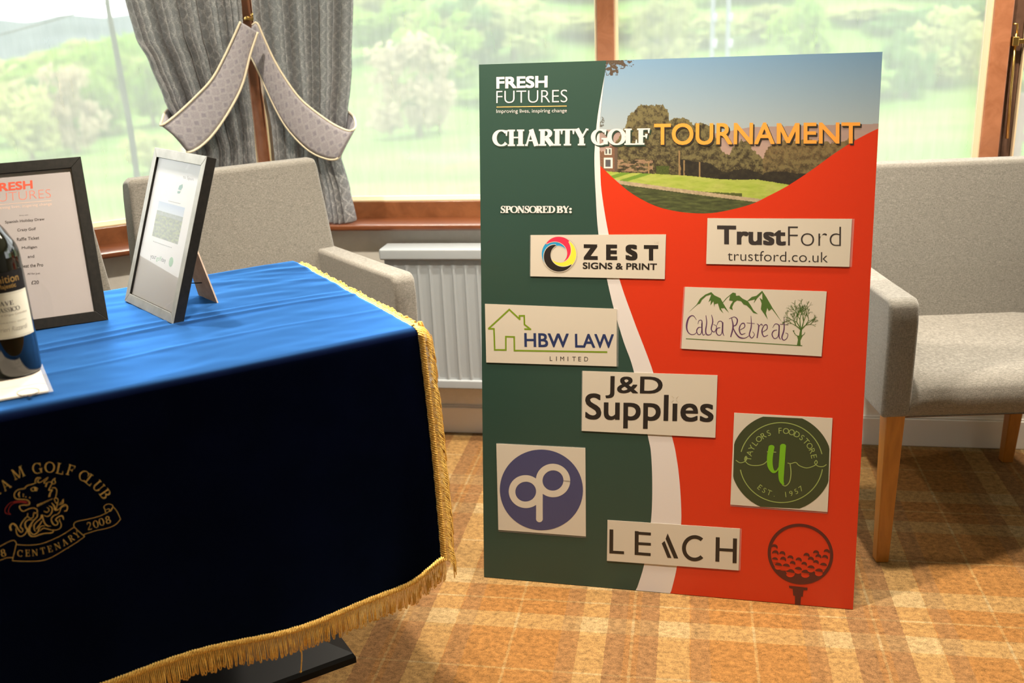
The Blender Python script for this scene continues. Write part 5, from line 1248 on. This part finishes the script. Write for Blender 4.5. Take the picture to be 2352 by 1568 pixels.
mb = MB(); mb.add([v+UPZ*.0017 for v in q]+[v+UPZ*.0025 for v in q], [(0, 3, 2, 1), (4, 5, 6, 7), (0, 1, 5, 4), (1, 2, 6, 5), (2, 3, 7, 6), (3, 0, 4, 7)]); pap = mb.build('paper', SHM, lam)
HF = Fr((0, 0, TZC+.0027), (1, 0, 0), (0, 1, 0))
def a3(x, y): return Vector(HF.px(x/2.375, 300+y/2.375))
F = Flat(); w_ = .0008
F.stroke([a3(153+60*cos(t)+6*sin(t), 1425+19*sin(t)-9*cos(t)) for t in [2*pi*i/40 for i in range(41)]], w_*1.5)
for k in range(4): F.stroke([a3(153+(56-k*4)*cos(t), 1425+2+k*3+(11)*sin(t)-8*cos(t)) for t in [radians(10+160*i/16) for i in range(17)]], w_*.6)
F.poly([a3(*p) for p in ((146, 1442), (182, 1438), (170, 1448), (160, 1450))])
F.stroke([a3(90, 1400), a3(215, 1376), a3(255, 1380)], w_*.6); F.stroke([a3(0, 1410), a3(120, 1388)], w_*.6); F.lay('golf_drawing', HF.at, 0, DARKI, pap)
BOT = mat('dark_wine_glass', (7, 9, 6), .05, .6, coat=.6, coat_rough=.03)
LABEL = mat('ivory_bottle_label', (226, 222, 206), .55); BAND = m_noisy('black_label_band', (40, 38, 38), (32, 30, 30), 200, .5); GOLDI = mat('gold_foil_lettering', (196, 158, 92), .35, metal=.6); LTXT = mat('label_ink', (52, 44, 56), .5); LTX2 = mat('pale_label_ink', (168, 160, 148), .5)
BR_ = .0385
def bottle(label, c, rot):
    z0 = TZC+.0028
    t = thing('wine_bottle', label, 'wine bottle', (c.x, c.y, z0), 0, 'dark wine bottles on the blue table'); c0 = Vector((c.x, c.y, z0))
    prof = [(.0005, .004), (.02, .006), (.030, .001), (.0345, 0), (.037, .003), (BR_, .010), (BR_, .192), (.0375, .203), (.034, .216), (.027, .228), (.0195, .238), (.0155, .25), (.0142, .265), (.0142, .293), (.0158, .295), (.0158, .305), (.0135, .307), (.0005, .307)]
    mb = MB(); mb.lathe(prof, 48, c0); mb.build('glass_body', BOT, t, True, subsurf=1)
    mb = MB(); mb.lathe([(.0149, .236), (.0152, .262), (.0152, .296), (.0166, .298), (.0166, .308), (.0005, .3085)], 32, c0); mb.build('foil_capsule', BAND, t, True)
    def cyl(nm, z1, z2, m, r):
        mb = MB(); mb.lathe([(r, z1), (r, z2)], 48, c0, rot-radians(78), rot+radians(78)); return mb.build(nm, m, t, True)
    lb = cyl('main_label', .068, .143, LABEL, BR_+.0004); bd = cyl('band_label', .1432, .176, BAND, BR_+.0004)
    def surf(u, v, off): a = rot + u/BR_; r = BR_+.0006+off; return c0 + Vector((r*cos(a), r*sin(a), v))
    def line(parent, nm, g, x0, x1, y0, y1, m): F = Flat(); put(F, g, (x0, y0), (x1, y0), (x0, y1)); F.lay(nm, surf, 0, m, parent)
    line(bd, 'band_lettering', letters('Definition'), -.020, .040, .1585, .1705, GOLDI)
    line(bd, 'band_small_lettering', letters('by Majestic', .012), -.0065, .0326, .1475, .1565, GOLDI)
    F = Flat()
    for wd_, x0, x1, y0, y1 in (('SOAVE', -.010, .0235, .1225, .1295), ('CLASSICO', -.010, .0316, .1120, .1190)): put(F, serif_word(wd_, .17, .06, .08, .02), (x0, y0), (x1, y0), (x0, y1))
    F.lay('label_lettering', surf, 0, LTXT, lb)
    line(lb, 'label_small_lettering', letters('Denominazione di Origine Controllata'), -.030, .0438, .1045, .1085, LTX2)
    line(lb, 'label_small_lettering', letters('ELABORATED WITH'), -.016, .039, .0935, .0955, LTX2)
    line(lb, 'label_script', letters('Guerrieri Rizzardi', 0, 1, .35), -.020, .039, .0800, .0875, LTX2)
    for zz in (.0705, .1405): F = Flat(); F.stroke([(-.05+.1*i/20, zz) for i in range(21)], .0005); F.lay('label_rule', surf, 0, LTX2, lb)
    return t
bc_ = on_z(42, 857, TZC); face = atan2(-bc_.y, -bc_.x)
bottle('front dark wine bottle with ivory label, standing on the laminated sheet', bc_, face-radians(14))
b2 = on_z(29, 829, TZC); dlt = b2-bc_
if dlt.length < .082: b2 = bc_ + dlt.normalized()*.082
bottle('dark wine bottle half hidden behind the front bottle', b2, face-radians(40))
